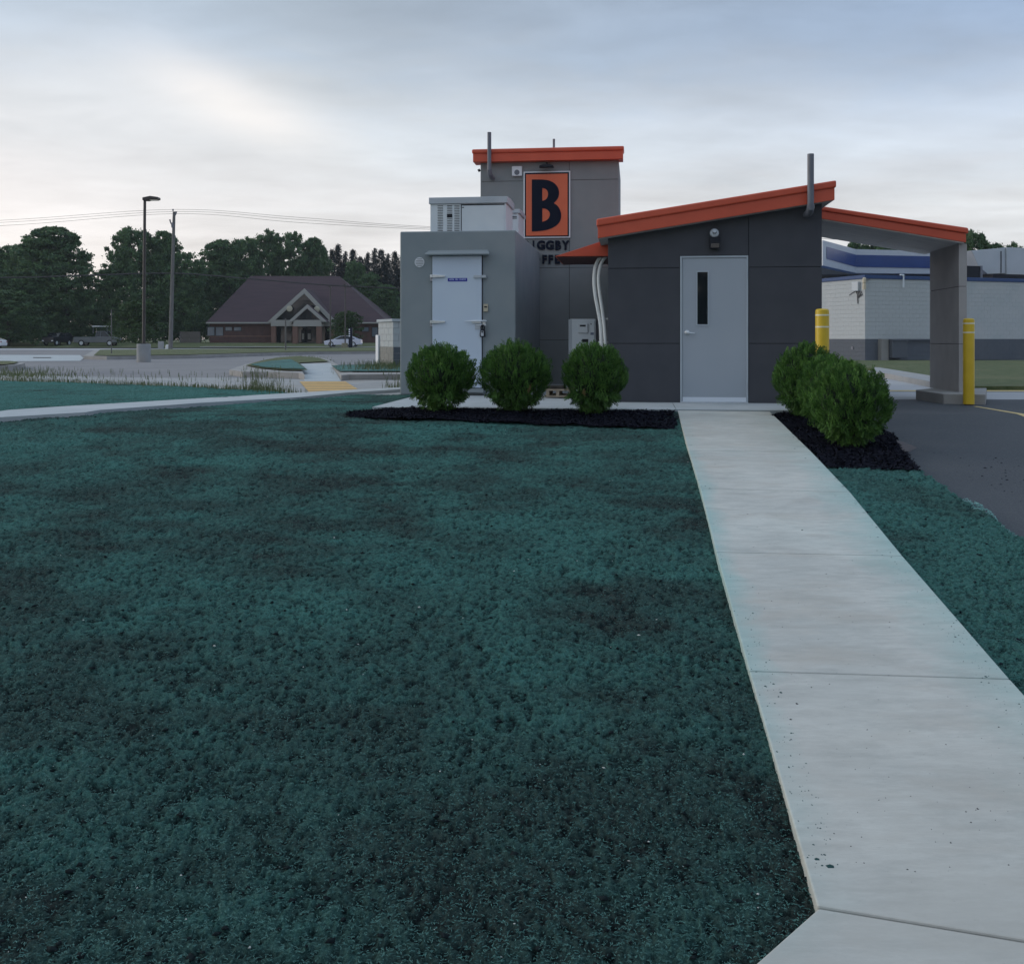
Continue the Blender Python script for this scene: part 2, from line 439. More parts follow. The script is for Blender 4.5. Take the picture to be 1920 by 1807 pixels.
M['lamp_red'] = mat('tail_lamp', (0.25, 0.01, 0.01), rough=0.3)
M['wood'] = mat('pallet_wood', (0.30, 0.24, 0.18), (0.40, 0.33, 0.25), 6, 0.85, 0.3, 30)
M['fence'] = mat('weathered_fence', (0.10, 0.09, 0.085), (0.14, 0.125, 0.115), 2, 0.9)
M['stone_tan'] = mat('tan_stone', (0.16, 0.15, 0.10), (0.22, 0.20, 0.14), 4, 0.9, 0.4, 10)

def sheet(name, pts, dz, m, thick=0.0, **tg):
    """flat ground feature: polygon (world x,y) draped over the terrain dz above it; thick > 0 gives it sides"""
    bm = bmesh.new()
    vs = [bm.verts.new((p[0], p[1], 0)) for p in pts]
    f = bm.faces.new(vs)
    if f.normal.z < 0 or True:
        f.normal_update()
        if f.normal.z < 0: bmesh.ops.reverse_faces(bm, faces=[f])
    ys = [p[1] for p in pts]
    for b in BX:
        if min(ys) < b < max(ys):
            bmesh.ops.bisect_plane(bm, geom=bm.verts[:] + bm.edges[:] + bm.faces[:], plane_co=(0, b, 0), plane_no=(0, 1, 0))
    bmesh.ops.triangulate(bm, faces=bm.faces[:])
    if thick:
        r = bmesh.ops.extrude_face_region(bm, geom=bm.faces[:])
        low = [e for e in r['geom'] if isinstance(e, bmesh.types.BMVert)]
        ls = set(low)
        for v in bm.verts: v.co.z = float(zt(v.co.y)) + dz - (0 if v in ls else thick)
    else:
        for v in bm.verts: v.co.z = float(zt(v.co.y)) + dz
    bmesh.ops.recalc_face_normals(bm, faces=bm.faces[:])
    if not thick:
        for f in bm.faces:
            if f.normal.z < 0: f.normal_flip()
    me = bpy.data.meshes.new(name); bm.to_mesh(me); bm.free(); me.materials.append(m)
    o = link_mesh(name, me)
    tg.setdefault('kind', 'structure')
    return tag(o, tg.get('label'), tg.get('cat'), tg.get('group'), tg['kind'])
def gp(*pts): return [G(*p) for p in pts]

# ------------------------------------------------------------------ ground sheets
sheet('ground', [(-600, -250), (600, -250), (600, 750), (-600, 750)], -0.16, M['ground'], label='grassy ground running out to the horizon')
sheet('parking_lot', [(-140, 14.0), (60, 14.0), (60, 128), (-140, 128)], -0.06, M['lot'], label='worn grey asphalt lot left of the kiosk')
sheet('far_road', [(-160, 104), (60, 104), (60, 127.5), (-160, 127.5)], -0.05, M['road_light'], label='pale road in front of the red roofed building')
sheet('verge', [(-300, 128.5), (300, 128.5), (300, 700), (-300, 700)], 0.04, M['grass'], label='grass verge under the distant trees')
sheet('far_parking', [W(375, 640, 140)[:2], W(740, 640, 140)[:2], W(740, 640, 132)[:2], W(375, 640, 132)[:2]], 0.09, M['road_light'], label='pale forecourt where the silver car is parked')
sheet('concrete_apron', gp((-200, 663.5), (150, 664.5), (157, 670), (150, 675), (-200, 677)), -0.045, M['concrete_light'], label='pale concrete apron at the far left')
sheet('drain_strip', gp((62, 668.6), (96, 668.6), (96, 669.9), (62, 669.9)), -0.035, M['joint'], label='dark slot drain in the pale concrete apron')

def island(name, pts, lab, label, kerb=0.35, h=0.10, m='grass'):
    """kerb ring (raised) with a filled top, as two structures"""
    c = Vector((sum(p[0] for p in pts) / len(pts), sum(p[1] for p in pts) / len(pts)))
    sheet(name + '_kerb', pts, h, M['kerb'], thick=0.3, label='concrete kerb round the ' + lab)
    inner = []
    n = len(pts)
    for i in range(n):
        p0, p1, p2 = Vector(pts[i - 1]), Vector(pts[i]), Vector(pts[(i + 1) % n])
        e = ((p1 - p0).normalized() + (p2 - p1).normalized())
        nrm = Vector((-e.y, e.x)).normalized()
        if (c - p1).dot(nrm) < 0: nrm = -nrm
        inner.append(tuple(p1 + nrm * kerb))
    sheet(name, inner, h + 0.035, M[m], label=label)
    return inner
island('grass_median', gp((157, 671.5), (177, 659), (370, 657), (748, 653.5), (748, 661.5), (600, 663), (500, 665.5), (370, 670), (200, 672.5)),
       'long grass median', 'long mown grass median beyond the asphalt lot', 0.5, 0.12)
island('small_grass_island', gp((-300, 683), (30, 684), (47, 686.5), (40, 689.5), (15, 692), (-300, 694)), 'small grass island at the far left', 'small grass island at the far left edge', 0.22, 0.12)
isl = gp((430, 699), (459, 688), (500, 678), (536, 672.5), (570, 671), (603, 674), (622, 681), (634, 689), (640, 696), (662, 704.5), (760, 704.5), (760, 708), (655, 709), (640, 710.5), (620, 687), (557, 687.5), (571, 709), (560, 705.5), (500, 703.5), (455, 703))
sheet('crossing_island_kerb', isl, 0.09, M['kerb'], thick=0.3, label='tan concrete kerb round the island with the ramp')
sheet('crossing_island_grass', gp((461, 691.5), (490, 682), (520, 675.5), (560, 672), (598, 676), (617, 683.5), (560, 686.5), (577, 702.5), (535, 701.8), (490, 697.5)), 0.13, M['grass'], label='rounded island of grass and teal mulch')
sheet('crossing_island_mulch', gp((470, 691.5), (505, 684), (545, 680), (556, 686.5), (573, 701.5), (535, 700.8), (492, 697)), 0.15, M['hydro_far'], label='teal sprayed mulch on the rounded island')
rw = gp((557, 687), (620, 686.5), (640, 712), (572, 712))
rm_ = bpy.data.meshes.new('ramp_walk'); rm_.from_pydata([(p[0], p[1], float(zt(p[1])) + d) for p, d in zip(rw + rw, (.10, .10, -.035, -.035, -.2, -.2, -.2, -.2))], [], [(3, 2, 1, 0), (0, 1, 5, 4), (1, 2, 6, 5), (2, 3, 7, 6), (3, 0, 4, 7)]); rm_.materials.append(M['concrete_light'])
tag(link_mesh('ramp_walk', rm_), 'pale concrete ramp walk crossing the island', None, None, 'structure')
sheet('corner_mulch', gp((621, 692.5), (640, 690.5), (700, 689.5), (770, 690), (770, 703.5), (662, 703.8), (638, 704.5)), 0.12, M['hydro_far'], label='teal mulch patch beside the block wall')
sheet('gutter', gp((-300, 696), (0, 699), (250, 705), (430, 705), (560, 708), (770, 709.5), (770, 735), (540, 742), (400, 729), (200, 720), (0, 714), (-300, 706)), -0.045, M['concrete'], label='pale concrete gutter along the lot')
cw = [G(562, 712.5), G(648, 712.5), G(684, 733.5), G(581, 733.5)]
cross = tag(bpy.data.objects.new('crosswalk', None), 'yellow striped crosswalk leading to the ramp', 'crosswalk')
COL.objects.link(cross); cross.location = (*cw[3], float(zt(cw[3][1])))
for i in range(7):
    a, b = i / 7, (i + 0.72) / 7
    L0 = Vector(cw[0]).lerp(Vector(cw[3]), a); L1 = Vector(cw[0]).lerp(Vector(cw[3]), b)
    R0 = Vector(cw[1]).lerp(Vector(cw[2]), a); R1 = Vector(cw[1]).lerp(Vector(cw[2]), b)
    me = bpy.data.meshes.new('stripe')
    me.from_pydata([(p.x - cross.location.x, p.y - cross.location.y, float(zt(p.y)) - 0.036 - cross.location.z) for p in (L0, R0, R1, L1)], [], [(3, 2, 1, 0)])
    me.materials.append(M['tactile']); link_mesh('stripe', me, cross)
sheet('crossing_bed', [cw[0], cw[1], cw[2], cw[3]], -0.040, mat('worn_yellow', (0.34, 0.27, 0.17), (0.30, 0.25, 0.18), 6, 0.8), label='worn yellow ground under the crosswalk stripes')

# right-hand side
sheet('driveway', [(1.2, 1.2), (30, 1.2), (60, 16.5), (7.4, 17.1), (4.2, 17.1), (4.0, 13.2), (2.6, 13.2)], -0.045, mat('fresh_asphalt', (0.042, 0.049, 0.060), (0.053, 0.060, 0.071), 0.9, 0.82, 0.5, 120, c3=(0.085, 0.092, 0.100), s3=75, bdist=0.01),
      label='dark new asphalt drive lane on the right')
sheet('side_road', [(4.2, 17.1), (7.4, 17.1), (60, 16.5), (80, 60), (4.2, 60)], -0.055, M['road_light'], label='pale concrete road beyond the dark drive lane')
sheet('side_grass', gp((1560, 677), (2300, 676), (2300, 727), (1826, 727), (1745, 710), (1650, 694), (1560, 684)), 0.03, M['grass'], thick=0.1, label='worn mown grass in front of the white block building')
sheet('side_walk', gp((1640, 692.5), (1650, 693.2), (1760, 712), (1760, 724), (1655, 704), (1640, 702)), 0.07, M['concrete'], thick=0.2, label='pale raised concrete walk between grass and side road')
sheet('road_edge_line', gp((1660, 727.4), (1826, 727.4), (2300, 727.2), (2300, 729.6), (1826, 729.4), (1660, 728.8)), -0.045, M['yellow_line'], label='faded yellow line along the grass edge')
sheet('lane_line', gp((1824, 756.5), (1832, 756.5), (1925, 771.5), (2100, 797), (2100, 802), (1921, 775.5)), -0.041, M['yellow_line'], label='yellow painted line from the right bollard across the asphalt')
sheet('soil_spill', gp((1655, 818), (1690, 820), (1720, 832), (1700, 842), (1668, 836)), -0.041, mat('spilled_soil', (0.12, 0.10, 0.10), (0.085, 0.078, 0.088), 9, 0.9), label='brown soil washed onto the asphalt beside the nearest shrub')

# ------------------------------------------------------------------ hydroseeded lawn
def lawn_mat():
    m = bpy.data.materials.new('teal_hydroseed'); m.use_nodes = True
    nt = m.node_tree; b = nt.nodes['Principled BSDF']
    b.inputs['Roughness'].default_value = 0.95; b.inputs['Specular IOR Level'].default_value = 0.06
    at = nt.nodes.new('ShaderNodeAttribute'); at.attribute_name = 'cover'
    sp = nt.nodes.new('ShaderNodeSeparateColor'); nt.links.new(at.outputs['Color'], sp.inputs[0])
    tc = nt.nodes.new('ShaderNodeTexCoord')
    def noise(sc, d, r=0.6, dist=0):
        n = nt.nodes.new('ShaderNodeTexNoise'); n.inputs['Scale'].default_value = sc; n.inputs['Detail'].default_value = d; n.inputs['Roughness'].default_value = r
        n.inputs['Distortion'].default_value = dist
        nt.links.new(tc.outputs['Object'], n.inputs['Vector']); return n.outputs['Fac']
    def mix(f, a, c):
        x = nt.nodes.new('ShaderNodeMix'); x.data_type = 'RGBA'
        for i, q in ((0, f), (6, a), (7, c)):
            if isinstance(q, tuple): x.inputs[i].default_value = (*q, 1)
            else: nt.links.new(q, x.inputs[i])
        return x.outputs[2]
    def ramp(f, a, c):
        r = nt.nodes.new('ShaderNodeMapRange'); r.inputs[1].default_value = a; r.inputs[2].default_value = c
        nt.links.new(f, r.inputs[0]); return r.outputs[0]
    fib = ramp(noise(130, 7, 0.8, 1.5), 0.38, 0.64)
    teal = mix(fib, (0.026, 0.100, 0.092), (0.112, 0.285, 0.250))
    soil = mix(fib, (0.017, 0.024, 0.024), (0.066, 0.080, 0.074))
    c = mix(sp.outputs[0], soil, teal)               # how much of the fibre covers the soil
    c = mix(ramp(noise(42, 5, 0.75, 0.8), 0.52, 0.30), c, (0.010, 0.034, 0.036))
    c = mix(sp.outputs[1], c, (0.006, 0.009, 0.012))  # near-black in the low hollows between clumps
    c = mix(ramp(noise(260, 3, 0.8), 0.66, 0.80), c, (0.24, 0.38, 0.36))   # loose pale fibres
    nt.links.new(c, b.inputs['Base Color'])
    bp = nt.nodes.new('ShaderNodeBump'); bp.inputs['Strength'].default_value = 1.0; bp.inputs['Distance'].default_value = 0.015
    nt.links.new(noise(70, 8, 0.75, 1.0), bp.inputs['Height']); nt.links.new(bp.outputs[0], b.inputs['Normal'])
    return m
M['hydro'] = lawn_mat()

def inside(px, py, poly):
    r = np.zeros(px.shape, bool); n = len(poly)
    for i in range(n):
        x0, y0 = poly[i]; x1, y1 = poly[(i + 1) % n]
        if y0 == y1: continue
        c = ((y0 > py) != (y1 > py)) & (px < (x1 - x0) * (py - y0) / (y1 - y0) + x0)
        r ^= c
    return r

def clump_height(X, Y, amp=1.0):
    big = (fbm(X * 0.9, Y * 0.9, 3, 5) - 0.5) * 0.05
    wx = X + (vn(X * 20, Y * 20, 91) - 0.5) * 0.035; wy = Y + (vn(X * 20, Y * 20, 92) - 0.5) * 0.035
    a = 1 - np.abs(2 * vn(wx * 33, wy * 33, 21) - 1)
    b = 1 - np.abs(2 * vn(wx * 64, wy * 64, 22) - 1)
    c = vn(X * 120, Y * 120, 23)
    pit = np.clip((vn(wx * 34, wy * 34, 29) * .72 + vn(wx * 11, wy * 11, 30) * .28 - 0.64) / 0.14, 0, 1)
    z = (a * 0.50 + b * 0.32 + c * 0.18) - 0.5
    return big + z * 0.036 * amp - pit * 0.012 * amp, a, b, c, pit

def lawn(name, poly, y0, y1, tcols, label, dz=-0.035, edge=0.0, teal_bias=0.0, step=0.0030, cap=0.035):
    ys = [y0]
    while ys[-1] < y1: ys.append(ys[-1] + min(step * ys[-1], cap))
    ys = np.array(ys); tc = np.asarray(tcols)
    T, Yg = np.meshgrid(tc, ys)
    Xg = T * Yg
    H, a, b, c, pit = clump_height(Xg, Yg)
    Z = zt(Yg) + dz + H
    if edge:
        # thin the layer towards a ragged edge so it dies out on the asphalt
        pass
    n, k = Yg.shape
    idx = np.arange(n * k).reshape(n, k)
    q = np.stack([idx[:-1, :-1], idx[:-1, 1:], idx[1:, 1:], idx[1:, :-1]], -1).reshape(-1, 4)
    wob = (fbm(Xg * 9, Yg * 9, 3, 77) - 0.5) * 0.10
    ok = inside((Xg + wob).ravel(), (Yg + wob).ravel(), poly)
    q = q[ok[q].all(1)]
    used = np.unique(q); remap = np.full(n * k, -1, np.int64); remap[used] = np.arange(len(used))
    V = np.stack([Xg, Yg, Z], -1).reshape(-1, 3)[used]
    me = np_mesh(name, V, remap[q], M['hydro'])
    X, Y = V[:, 0], V[:, 1]
    patch = fbm(X * 0.9 + Y * 0.35, Y * 0.9 - X * 0.2, 6, 41, 0.62)
    streak = fbm(X * 1.9, Y * 3.2, 4, 47, 0.6)
    cover = np.clip((patch * 0.6 + streak * 0.4 - 0.39 + teal_bias) / 0.27, 0, 1)
    cover = np.clip(cover * 0.80 + 0.22 - np.clip((4.4 - Y) / 2, 0, 1) * .22 - np.clip(1 - np.abs(X - 1.0) / .25, 0, 1) * np.clip((4.2 - Y), 0, 1) * .4 - np.clip((fbm(X * 1.2 + 7 + Y * .4, Y * 1.3, 6, 61, .65) - .52) / .20, 0, 1) * .34, 0.02, 1)
    cover = np.clip(cover + (a.ravel()[used] - 0.5) * 0.30, 0, 1)
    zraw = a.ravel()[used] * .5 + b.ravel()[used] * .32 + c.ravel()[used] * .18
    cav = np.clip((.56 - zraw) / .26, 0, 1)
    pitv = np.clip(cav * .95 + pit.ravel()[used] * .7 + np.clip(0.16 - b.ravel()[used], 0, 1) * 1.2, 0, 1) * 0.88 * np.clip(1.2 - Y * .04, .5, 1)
    at = me.color_attributes.new('cover', 'FLOAT_COLOR', 'POINT')
    arr = np.ones((len(V), 4), np.float32); arr[:, 0] = cover; arr[:, 1] = pitv; arr[:, 2] = 0
    at.data.foreach_set('color', arr.ravel())
    return tag(link_mesh(name, me), label, None, None, 'structure')

WALK_L = gp((1268, 762), (1271.5, 775), (1345, 1040), (1405, 1262), (1533, 1706))
main_poly = [(-16, 1.4), (-16, 3.0), G(0, 784), G(160, 774.5), G(370, 757), G(553, 746.5), G(654, 737), G(748, 731.5), (-1.3, 18.3), (0.5, 17.0), (2.5, 15.0),
             WALK_L[0], WALK_L[2], WALK_L[3], WALK_L[4], (0.93, 3.05), (0.6, 2.55), (0.1, 2.0), (-0.6, 1.4)]
main_poly = [(p[0] + (0.03 if 10 < i < 15 else 0), p[1]) for i, p in enumerate(main_poly)]
tfine = np.concatenate([-0.53 - np.linspace(1, 0, 40, endpoint=False) ** 2 * 6.0, np.linspace(-0.53, 0.32, 560)])
lawn('lawn', main_poly, 1.4, 18.4, tfine, 'wide bare lawn covered with teal hydroseed mulch')
back_poly = [G(-900, 830), G(0, 774), G(117, 764), G(400, 747.5), G(553, 737.5), G(540, 736), G(400, 727), G(200, 719), G(0, 713.5), G(-900, 700)]
lawn('back_lawn', back_poly, 12.5, 26, np.concatenate([-0.53 - np.linspace(1, 0, 20, endpoint=False) ** 2, np.linspace(-0.53, -0.19, 220)]),
     'strip of brighter teal hydroseed beyond the narrow path', dz=0.0, teal_bias=0.16, cap=0.06)
WALK_R = gp((1446, 775), (1550, 877), (1694, 1045), (1905, 1277))
def xr(Y):
    return np.interp(Y, [p[1] for p in WALK_R[::-1]], [p[0] for p in WALK_R[::-1]])
rdir = (Vector(WALK_R[2]) - Vector(WALK_R[3])).normalized()
rbot = Vector(WALK_R[3]) - rdir * 4.0
right_poly = [tuple(rbot), WALK_R[3], WALK_R[2], WALK_R[1], G(1640, 876), G(1728, 883), G(1790, 925), G(1830, 950), G(1862, 962), G(1890, 992), G(1960, 1030), G(2150, 1120), (4.6, 4.5), (5.2, 1.4)]
right_poly = [(p[0] - (0.03 if i < 4 else 0), p[1]) for i, p in enumerate(right_poly)]
lawn('side_lawn', right_poly, 1.4, 10.2, np.linspace(0.28, 0.56, 190).tolist() + [0.6, 0.68, 0.8, 1.0, 1.4, 2.0, 3.0], 'narrow teal hydroseed strip between walk and drive lane', dz=-0.005, teal_bias=0.14)

# crumbs of mulch and soil scattered on the lawn (real relief on top of the sheet)
def scatter_pts(poly, n, y0, y1):
    out = []
    xs = [p[0] for p in poly]
    while len(out) < n:
        Yv = y0 * (y1 / y0) ** rng.random(n)
        tv = rng.uniform(-0.53, 0.54, n)
        Xv = tv * Yv
        ok = inside(Xv, Yv, poly)
        out += list(zip(Xv[ok], Yv[ok]))
    return np.array(out[:n])
def crumbs(name, poly, n, y0, y1, size, m, label, dz, flat=0.5, spread=0.5):
    P = scatter_pts(poly, n, y0, y1)
    Hh = clump_height(P[:, 0], P[:, 1])[0]
    Z = zt(P[:, 1]) + dz + Hh
    s = np.minimum(size * rng.lognormal(0, spread, n), size * 2.6)
    octv = np.array([(1, 0, 0), (0, 1, 0), (-1, 0, 0), (0, -1, 0), (0, 0, 1), (0, 0, -0.6)], float)
    octf = np.array([(0, 1, 4), (1, 2, 4), (2, 3, 4), (3, 0, 4), (1, 0, 5), (2, 1, 5), (3, 2, 5), (0, 3, 5)])
    a = rng.uniform(0, 6.28, n); ca, sa = np.cos(a), np.sin(a)
    V = octv[None] * (1 + 0.45 * rng.uniform(-1, 1, (n, 6, 3)))
    V[..., 2] *= flat; V[..., 0] *= rng.uniform(0.8, 1.7, (n, 1))
    X = V[..., 0] * ca[:, None] - V[..., 1] * sa[:, None]; Yv = V[..., 0] * sa[:, None] + V[..., 1] * ca[:, None]
    VV = np.stack([X * s[:, None] + P[:, 0:1], Yv * s[:, None] + P[:, 1:2], V[..., 2] * s[:, None] + Z[:, None] + 0.1 * s[:, None]], -1).reshape(-1, 3)
    FF = (octf[None] + (np.arange(n) * 6)[:, None, None]).reshape(-1, 3)
    return tag(link_mesh(name, np_mesh(name, VV, FF, m)), label, None, None, 'stuff')
crumbs('soil_clods', main_poly, 2400, 2.6, 15, 0.0055, mat('dark_soil', (0.007, 0.011, 0.014), (0.018, 0.026, 0.028), 60, 0.95, spec=0.05), 'small dark clods of soil on the teal lawn', -0.03, 0.6, 0.6)
crumbs('seed_specks', main_poly, 150, 2.6, 14, 0.0028, mat('pale_speck', (0.5, 0.52, 0.50), rough=0.7), 'tiny pale specks of straw and gravel on the lawn', -0.022, 0.7)
crumbs('stray_mulch', gp((640, 768), (1275, 800), (1275, 812), (1000, 806), (760, 796), (640, 788)), 260, 11, 14, .007, M['mulch'], 'stray black mulch chips on the lawn beside the long bed', -.03, .5)
crumbs('side_clods', right_poly, 150, 3, 10, 0.006, M['mulch'], 'dark clods on the narrow teal strip', 0.0, 0.6, 0.6)

def fibres(name, poly, n, y0, y1, label, dz, m, ln=0.010, wd=0.0006):
    P = scatter_pts(poly, n, y0, y1)
    Hh = clump_height(P[:, 0], P[:, 1])[0]
    Z = zt(P[:, 1]) + dz + Hh + rng.uniform(0.0, 0.006, n)
    a = rng.uniform(0, 6.28, n); L = ln * rng.uniform(0.5, 1.5, n) ; w = wd * (1 + P[:, 1] / 4)
    dx, dy = np.cos(a), np.sin(a)
    bend = rng.uniform(-0.9, 0.9, n)
    pts = []
    for t in (-0.5, 0.0, 0.5):
        px = P[:, 0] + dx * L * t - dy * bend * L * (t * t); py = P[:, 1] + dy * L * t + dx * bend * L * (t * t)
        pz = Z + (0.25 - t * t) * L * rng.uniform(-0.2, 1.0, n)
        pts.append(np.stack([px - dy * w, py + dx * w, pz], -1)); pts.append(np.stack([px + dy * w, py - dx * w, pz + w * 0.6], -1))
    V = np.stack(pts, 1).reshape(-1, 3)
    f = np.array([(0, 1, 3, 2), (2, 3, 5, 4)])
    FF = (f[None] + (np.arange(n) * 6)[:, None, None]).reshape(-1, 4)
    return tag(link_mesh(name, np_mesh(name, V, FF, m)), label, None, None, 'stuff')
M['fibre'] = leaf_mat('mulch_fibre', (0.018, 0.070, 0.066), (0.08, 0.20, 0.18), 0.05)
fibres('mulch_fibres', main_poly, 90000, 2.6, 14, 'loose teal paper fibres lying on the lawn', -0.030, M['fibre'])
fibres('side_fibres', right_poly, 14000, 3, 10.0, 'loose teal fibres on the narrow strip', 0.0, M['fibre'])

# ------------------------------------------------------------------ concrete walk
def walk_mat():
    m = bpy.data.materials.new('walk_concrete'); m.use_nodes = True
    nt = m.node_tree; b = nt.nodes['Principled BSDF']
    b.inputs['Roughness'].default_value = 0.85; b.inputs['Specular IOR Level'].default_value = 0.3
    tc = nt.nodes.new('ShaderNodeTexCoord')
    def noise(sc, d, r=0.6, st=None, src='Object'):
        v = tc.outputs[src]
        if st:
            mp = nt.nodes.new('ShaderNodeMapping'); mp.inputs['Scale'].default_value = st; nt.links.new(v, mp.inputs['Vector']); v = mp.outputs[0]
        n = nt.nodes.new('ShaderNodeTexNoise'); n.inputs['Scale'].default_value = sc; n.inputs['Detail'].default_value = d; n.inputs['Roughness'].default_value = r
        nt.links.new(v, n.inputs['Vector']); return n.outputs['Fac']
    def rng_(f, a, c, d=0.0, e=1.0):
        r = nt.nodes.new('ShaderNodeMapRange'); r.inputs[1].default_value = a; r.inputs[2].default_value = c; r.inputs[3].default_value = d; r.inputs[4].default_value = e
        nt.links.new(f, r.inputs[0]); return r.outputs[0]
    def mix(f, a, c, bl='MIX'):
        x = nt.nodes.new('ShaderNodeMix'); x.data_type = 'RGBA'; x.blend_type = bl
        for i, q in ((0, f), (6, a), (7, c)):
            if isinstance(q, (int, float)): x.inputs[i].default_value = q
            elif isinstance(q, tuple): x.inputs[i].default_value = (*q, 1)
            else: nt.links.new(q, x.inputs[i])
        return x.outputs[2]
    def mt(op, a, c):
        x = nt.nodes.new('ShaderNodeMath'); x.operation = op
        for i, q in enumerate((a, c)):
            if isinstance(q, (int, float)): x.inputs[i].default_value = q
            else: nt.links.new(q, x.inputs[i])
        return x.outputs[0]
    c = mix(rng_(noise(0.9, 6), 0.35, 0.66), (0.47, 0.475, 0.45), (0.595, 0.59, 0.55))
    brush = rng_(noise(9, 9, 0.78, (0.5, 2.6, 1)), 0.30, 0.70, 0.86, 1.09)           # broom finish across the walk
    bc = nt.nodes.new('ShaderNodeCombineXYZ')
    for i in range(3): nt.links.new(brush, bc.inputs[i])
    c = mix(1.0, c, bc.outputs[0], 'MULTIPLY')
    c = mix(rng_(noise(1.4, 5, 0.6, (0.8, 2, 1)), 0.52, 0.72, 0, 0.7), c, (0.42, 0.385, 0.34))      # warm dirt
    c = mix(rng_(noise(38, 4, 0.75, (0.45, 1, 1)), 0.665, 0.76, 0, 0.75), c, (0.20, 0.20, 0.20))
    c = mix(rng_(noise(5, 7, 0.75, (0.6, 1.6, 1)), 0.47, 0.68, 0, 0.62), c, (0.35, 0.355, 0.335))        # dark specks
    # teal overspray along both edges: uv.x is 0 at the left edge, 1 at the right; uv.y is metres of walk width times fade
    uv = nt.nodes.new('ShaderNodeSeparateXYZ'); nt.links.new(tc.outputs['UV'], uv.inputs[0])
    n1 = noise(2.3, 6, 0.65)
    left = rng_(mt('ADD', uv.outputs[0], mt('MULTIPLY', mt('SUBTRACT', n1, 0.5), 0.30)), 0.0, 0.12, 0.55, 0.0)
    rgt = rng_(mt('ADD', mt('SUBTRACT', 1.0, uv.outputs[0]), mt('MULTIPLY', mt('SUBTRACT', n1, 0.5), 0.55)), -0.04, 0.30, 0.60, 0.0)
    far = rng_(uv.outputs[1], 0.0, 1.0)
    c = mix(mt('MULTIPLY', mt('MAXIMUM', left, rgt), far), c, (0.20, 0.44, 0.43))
    c = mix(mt('MULTIPLY', rng_(noise(1.1, 6, 0.7, (0.7, 1.5, 1)), 0.42, 0.62, 0.15, 0.8), mt('SUBTRACT', 1.0, far)), c, (0.415, 0.40, 0.365))
    c = mix(rng_(noise(0.55, 4), 0.52, 0.75, 0, 0.20), c, (0.34, 0.46, 0.46))
    nt.links.new(c, b.inputs['Base Color'])
    bp = nt.nodes.new('ShaderNodeBump'); bp.inputs['Strength'].default_value = 0.35; bp.inputs['Distance'].default_value = 0.004
    nt.links.new(noise(50, 6, 0.7, (0.5, 1.8, 1)), bp.inputs['Height']); nt.links.new(bp.outputs[0], b.inputs['Normal'])
    return m
M['walk'] = walk_mat()
walk = tag(bpy.data.objects.new('walkway', None), 'straight pale concrete walk leading up to the grey door', None, None, 'structure')
COL.objects.link(walk); walk.location = (2.0, 8.0, float(zt(8.0)))
WL = np.array(WALK_L); WR = np.array(WALK_R)
ldir = (Vector(WALK_L[1]) - Vector(WALK_L[3])).normalized()
def edge_l(Y): return float(np.interp(Y, WL[::-1, 1], WL[::-1, 0])) if Y > 3.1 else 0.93
def edge_r(Y):
    if Y >= WALK_R[3][1]: return float(np.interp(Y, WR[::-1, 1], WR[::-1, 0]))
    return WALK_R[3][0] + (Y - WALK_R[3][1]) * rdir.x / rdir.y
def slab(l0, l1, r0, r1, i, far0=1.0, far1=1.0, gap=0.006):
    """l0,r0 near corners; l1,r1 far corners (x,y)"""
    l0, l1, r0, r1 = map(Vector, (l0, l1, r0, r1))
    n = 8; bm = bmesh.new(); uvl = bm.loops.layers.uv.new('UVMap')
    def P(s, t):
        a = l0.lerp(l1, t); b_ = r0.lerp(r1, t); return a.lerp(b_, s)
    ins = 0.006
    vs = {}
    for a in range(n + 1):
        for b_ in range(n + 1):
            s, t = a / n, b_ / n
            p = P(s, t)
            vs[a, b_] = bm.verts.new((p.x - walk.location.x, p.y - walk.location.y, float(zt(p.y)) + 0.012 - walk.location.z))
    for a in range(n):
        for b_ in range(n):
            f = bm.faces.new((vs[a, b_], vs[a + 1, b_], vs[a + 1, b_ + 1], vs[a, b_ + 1]))
            for lp, (aa, bb) in zip(f.loops, ((a, b_), (a + 1, b_), (a + 1, b_ + 1), (a, b_ + 1))):
                lp[uvl].uv = (aa / n, far0 + (far1 - far0) * bb / n)
    r = bmesh.ops.extrude_face_region(bm, geom=bm.faces[:])
    for e in r['geom']:
        if isinstance(e, bmesh.types.BMVert): e.co.z -= 0.11
    bmesh.ops.recalc_face_normals(bm, faces=bm.faces[:])
    me = bpy.data.meshes.new('slab'); bm.to_mesh(me); bm.free(); me.materials.append(M['walk'])
    o = link_mesh('slab', me, walk)
    b = o.modifiers.new('bevel', 'BEVEL'); b.width = 0.006; b.segments = 2; b.limit_method = 'ANGLE'; b.angle_limit = R(50)
    return o
g_ = 0.005
JL = [G(1533, 1706), G(1405, 1262), G(1343, 1038), G(1313, 918), None, None, (edge_l(13.45), 13.45)]
JR = [None, G(1893, 1277), G(1692, 1045), G(1594, 925), None, None, (edge_r(13.45) , 13.35)]
JL[4] = (edge_l(10.6), 10.6); JR[4] = (edge_r(10.5), 10.5)
JL[5] = (edge_l(12.4), 12.4); JR[5] = (edge_r(12.3), 12.3)
y0r = G(1920, 1770)[1] - 0.12
JR[0] = (edge_r(2.75), 2.75)
j0l = Vector(JL[0]); d0 = (Vector(G(1920, 1770)) - j0l); JR[0] = tuple(j0l + d0 * ((edge_r(2.6) - j0l.x) / d0.x))
for i in range(6):
    a, b_, c_, d_ = Vector(JL[i]), Vector(JL[i + 1]), Vector(JR[i]), Vector(JR[i + 1])
    nl = (b_ - a).normalized() * g_; nr = (d_ - c_).normalized() * g_
    fa = [.25, .75, 1, .9, .6, .3, .05]
    slab(a + nl, b_ - nl, c_ + nr, d_ - nr, i, fa[i], fa[i + 1])
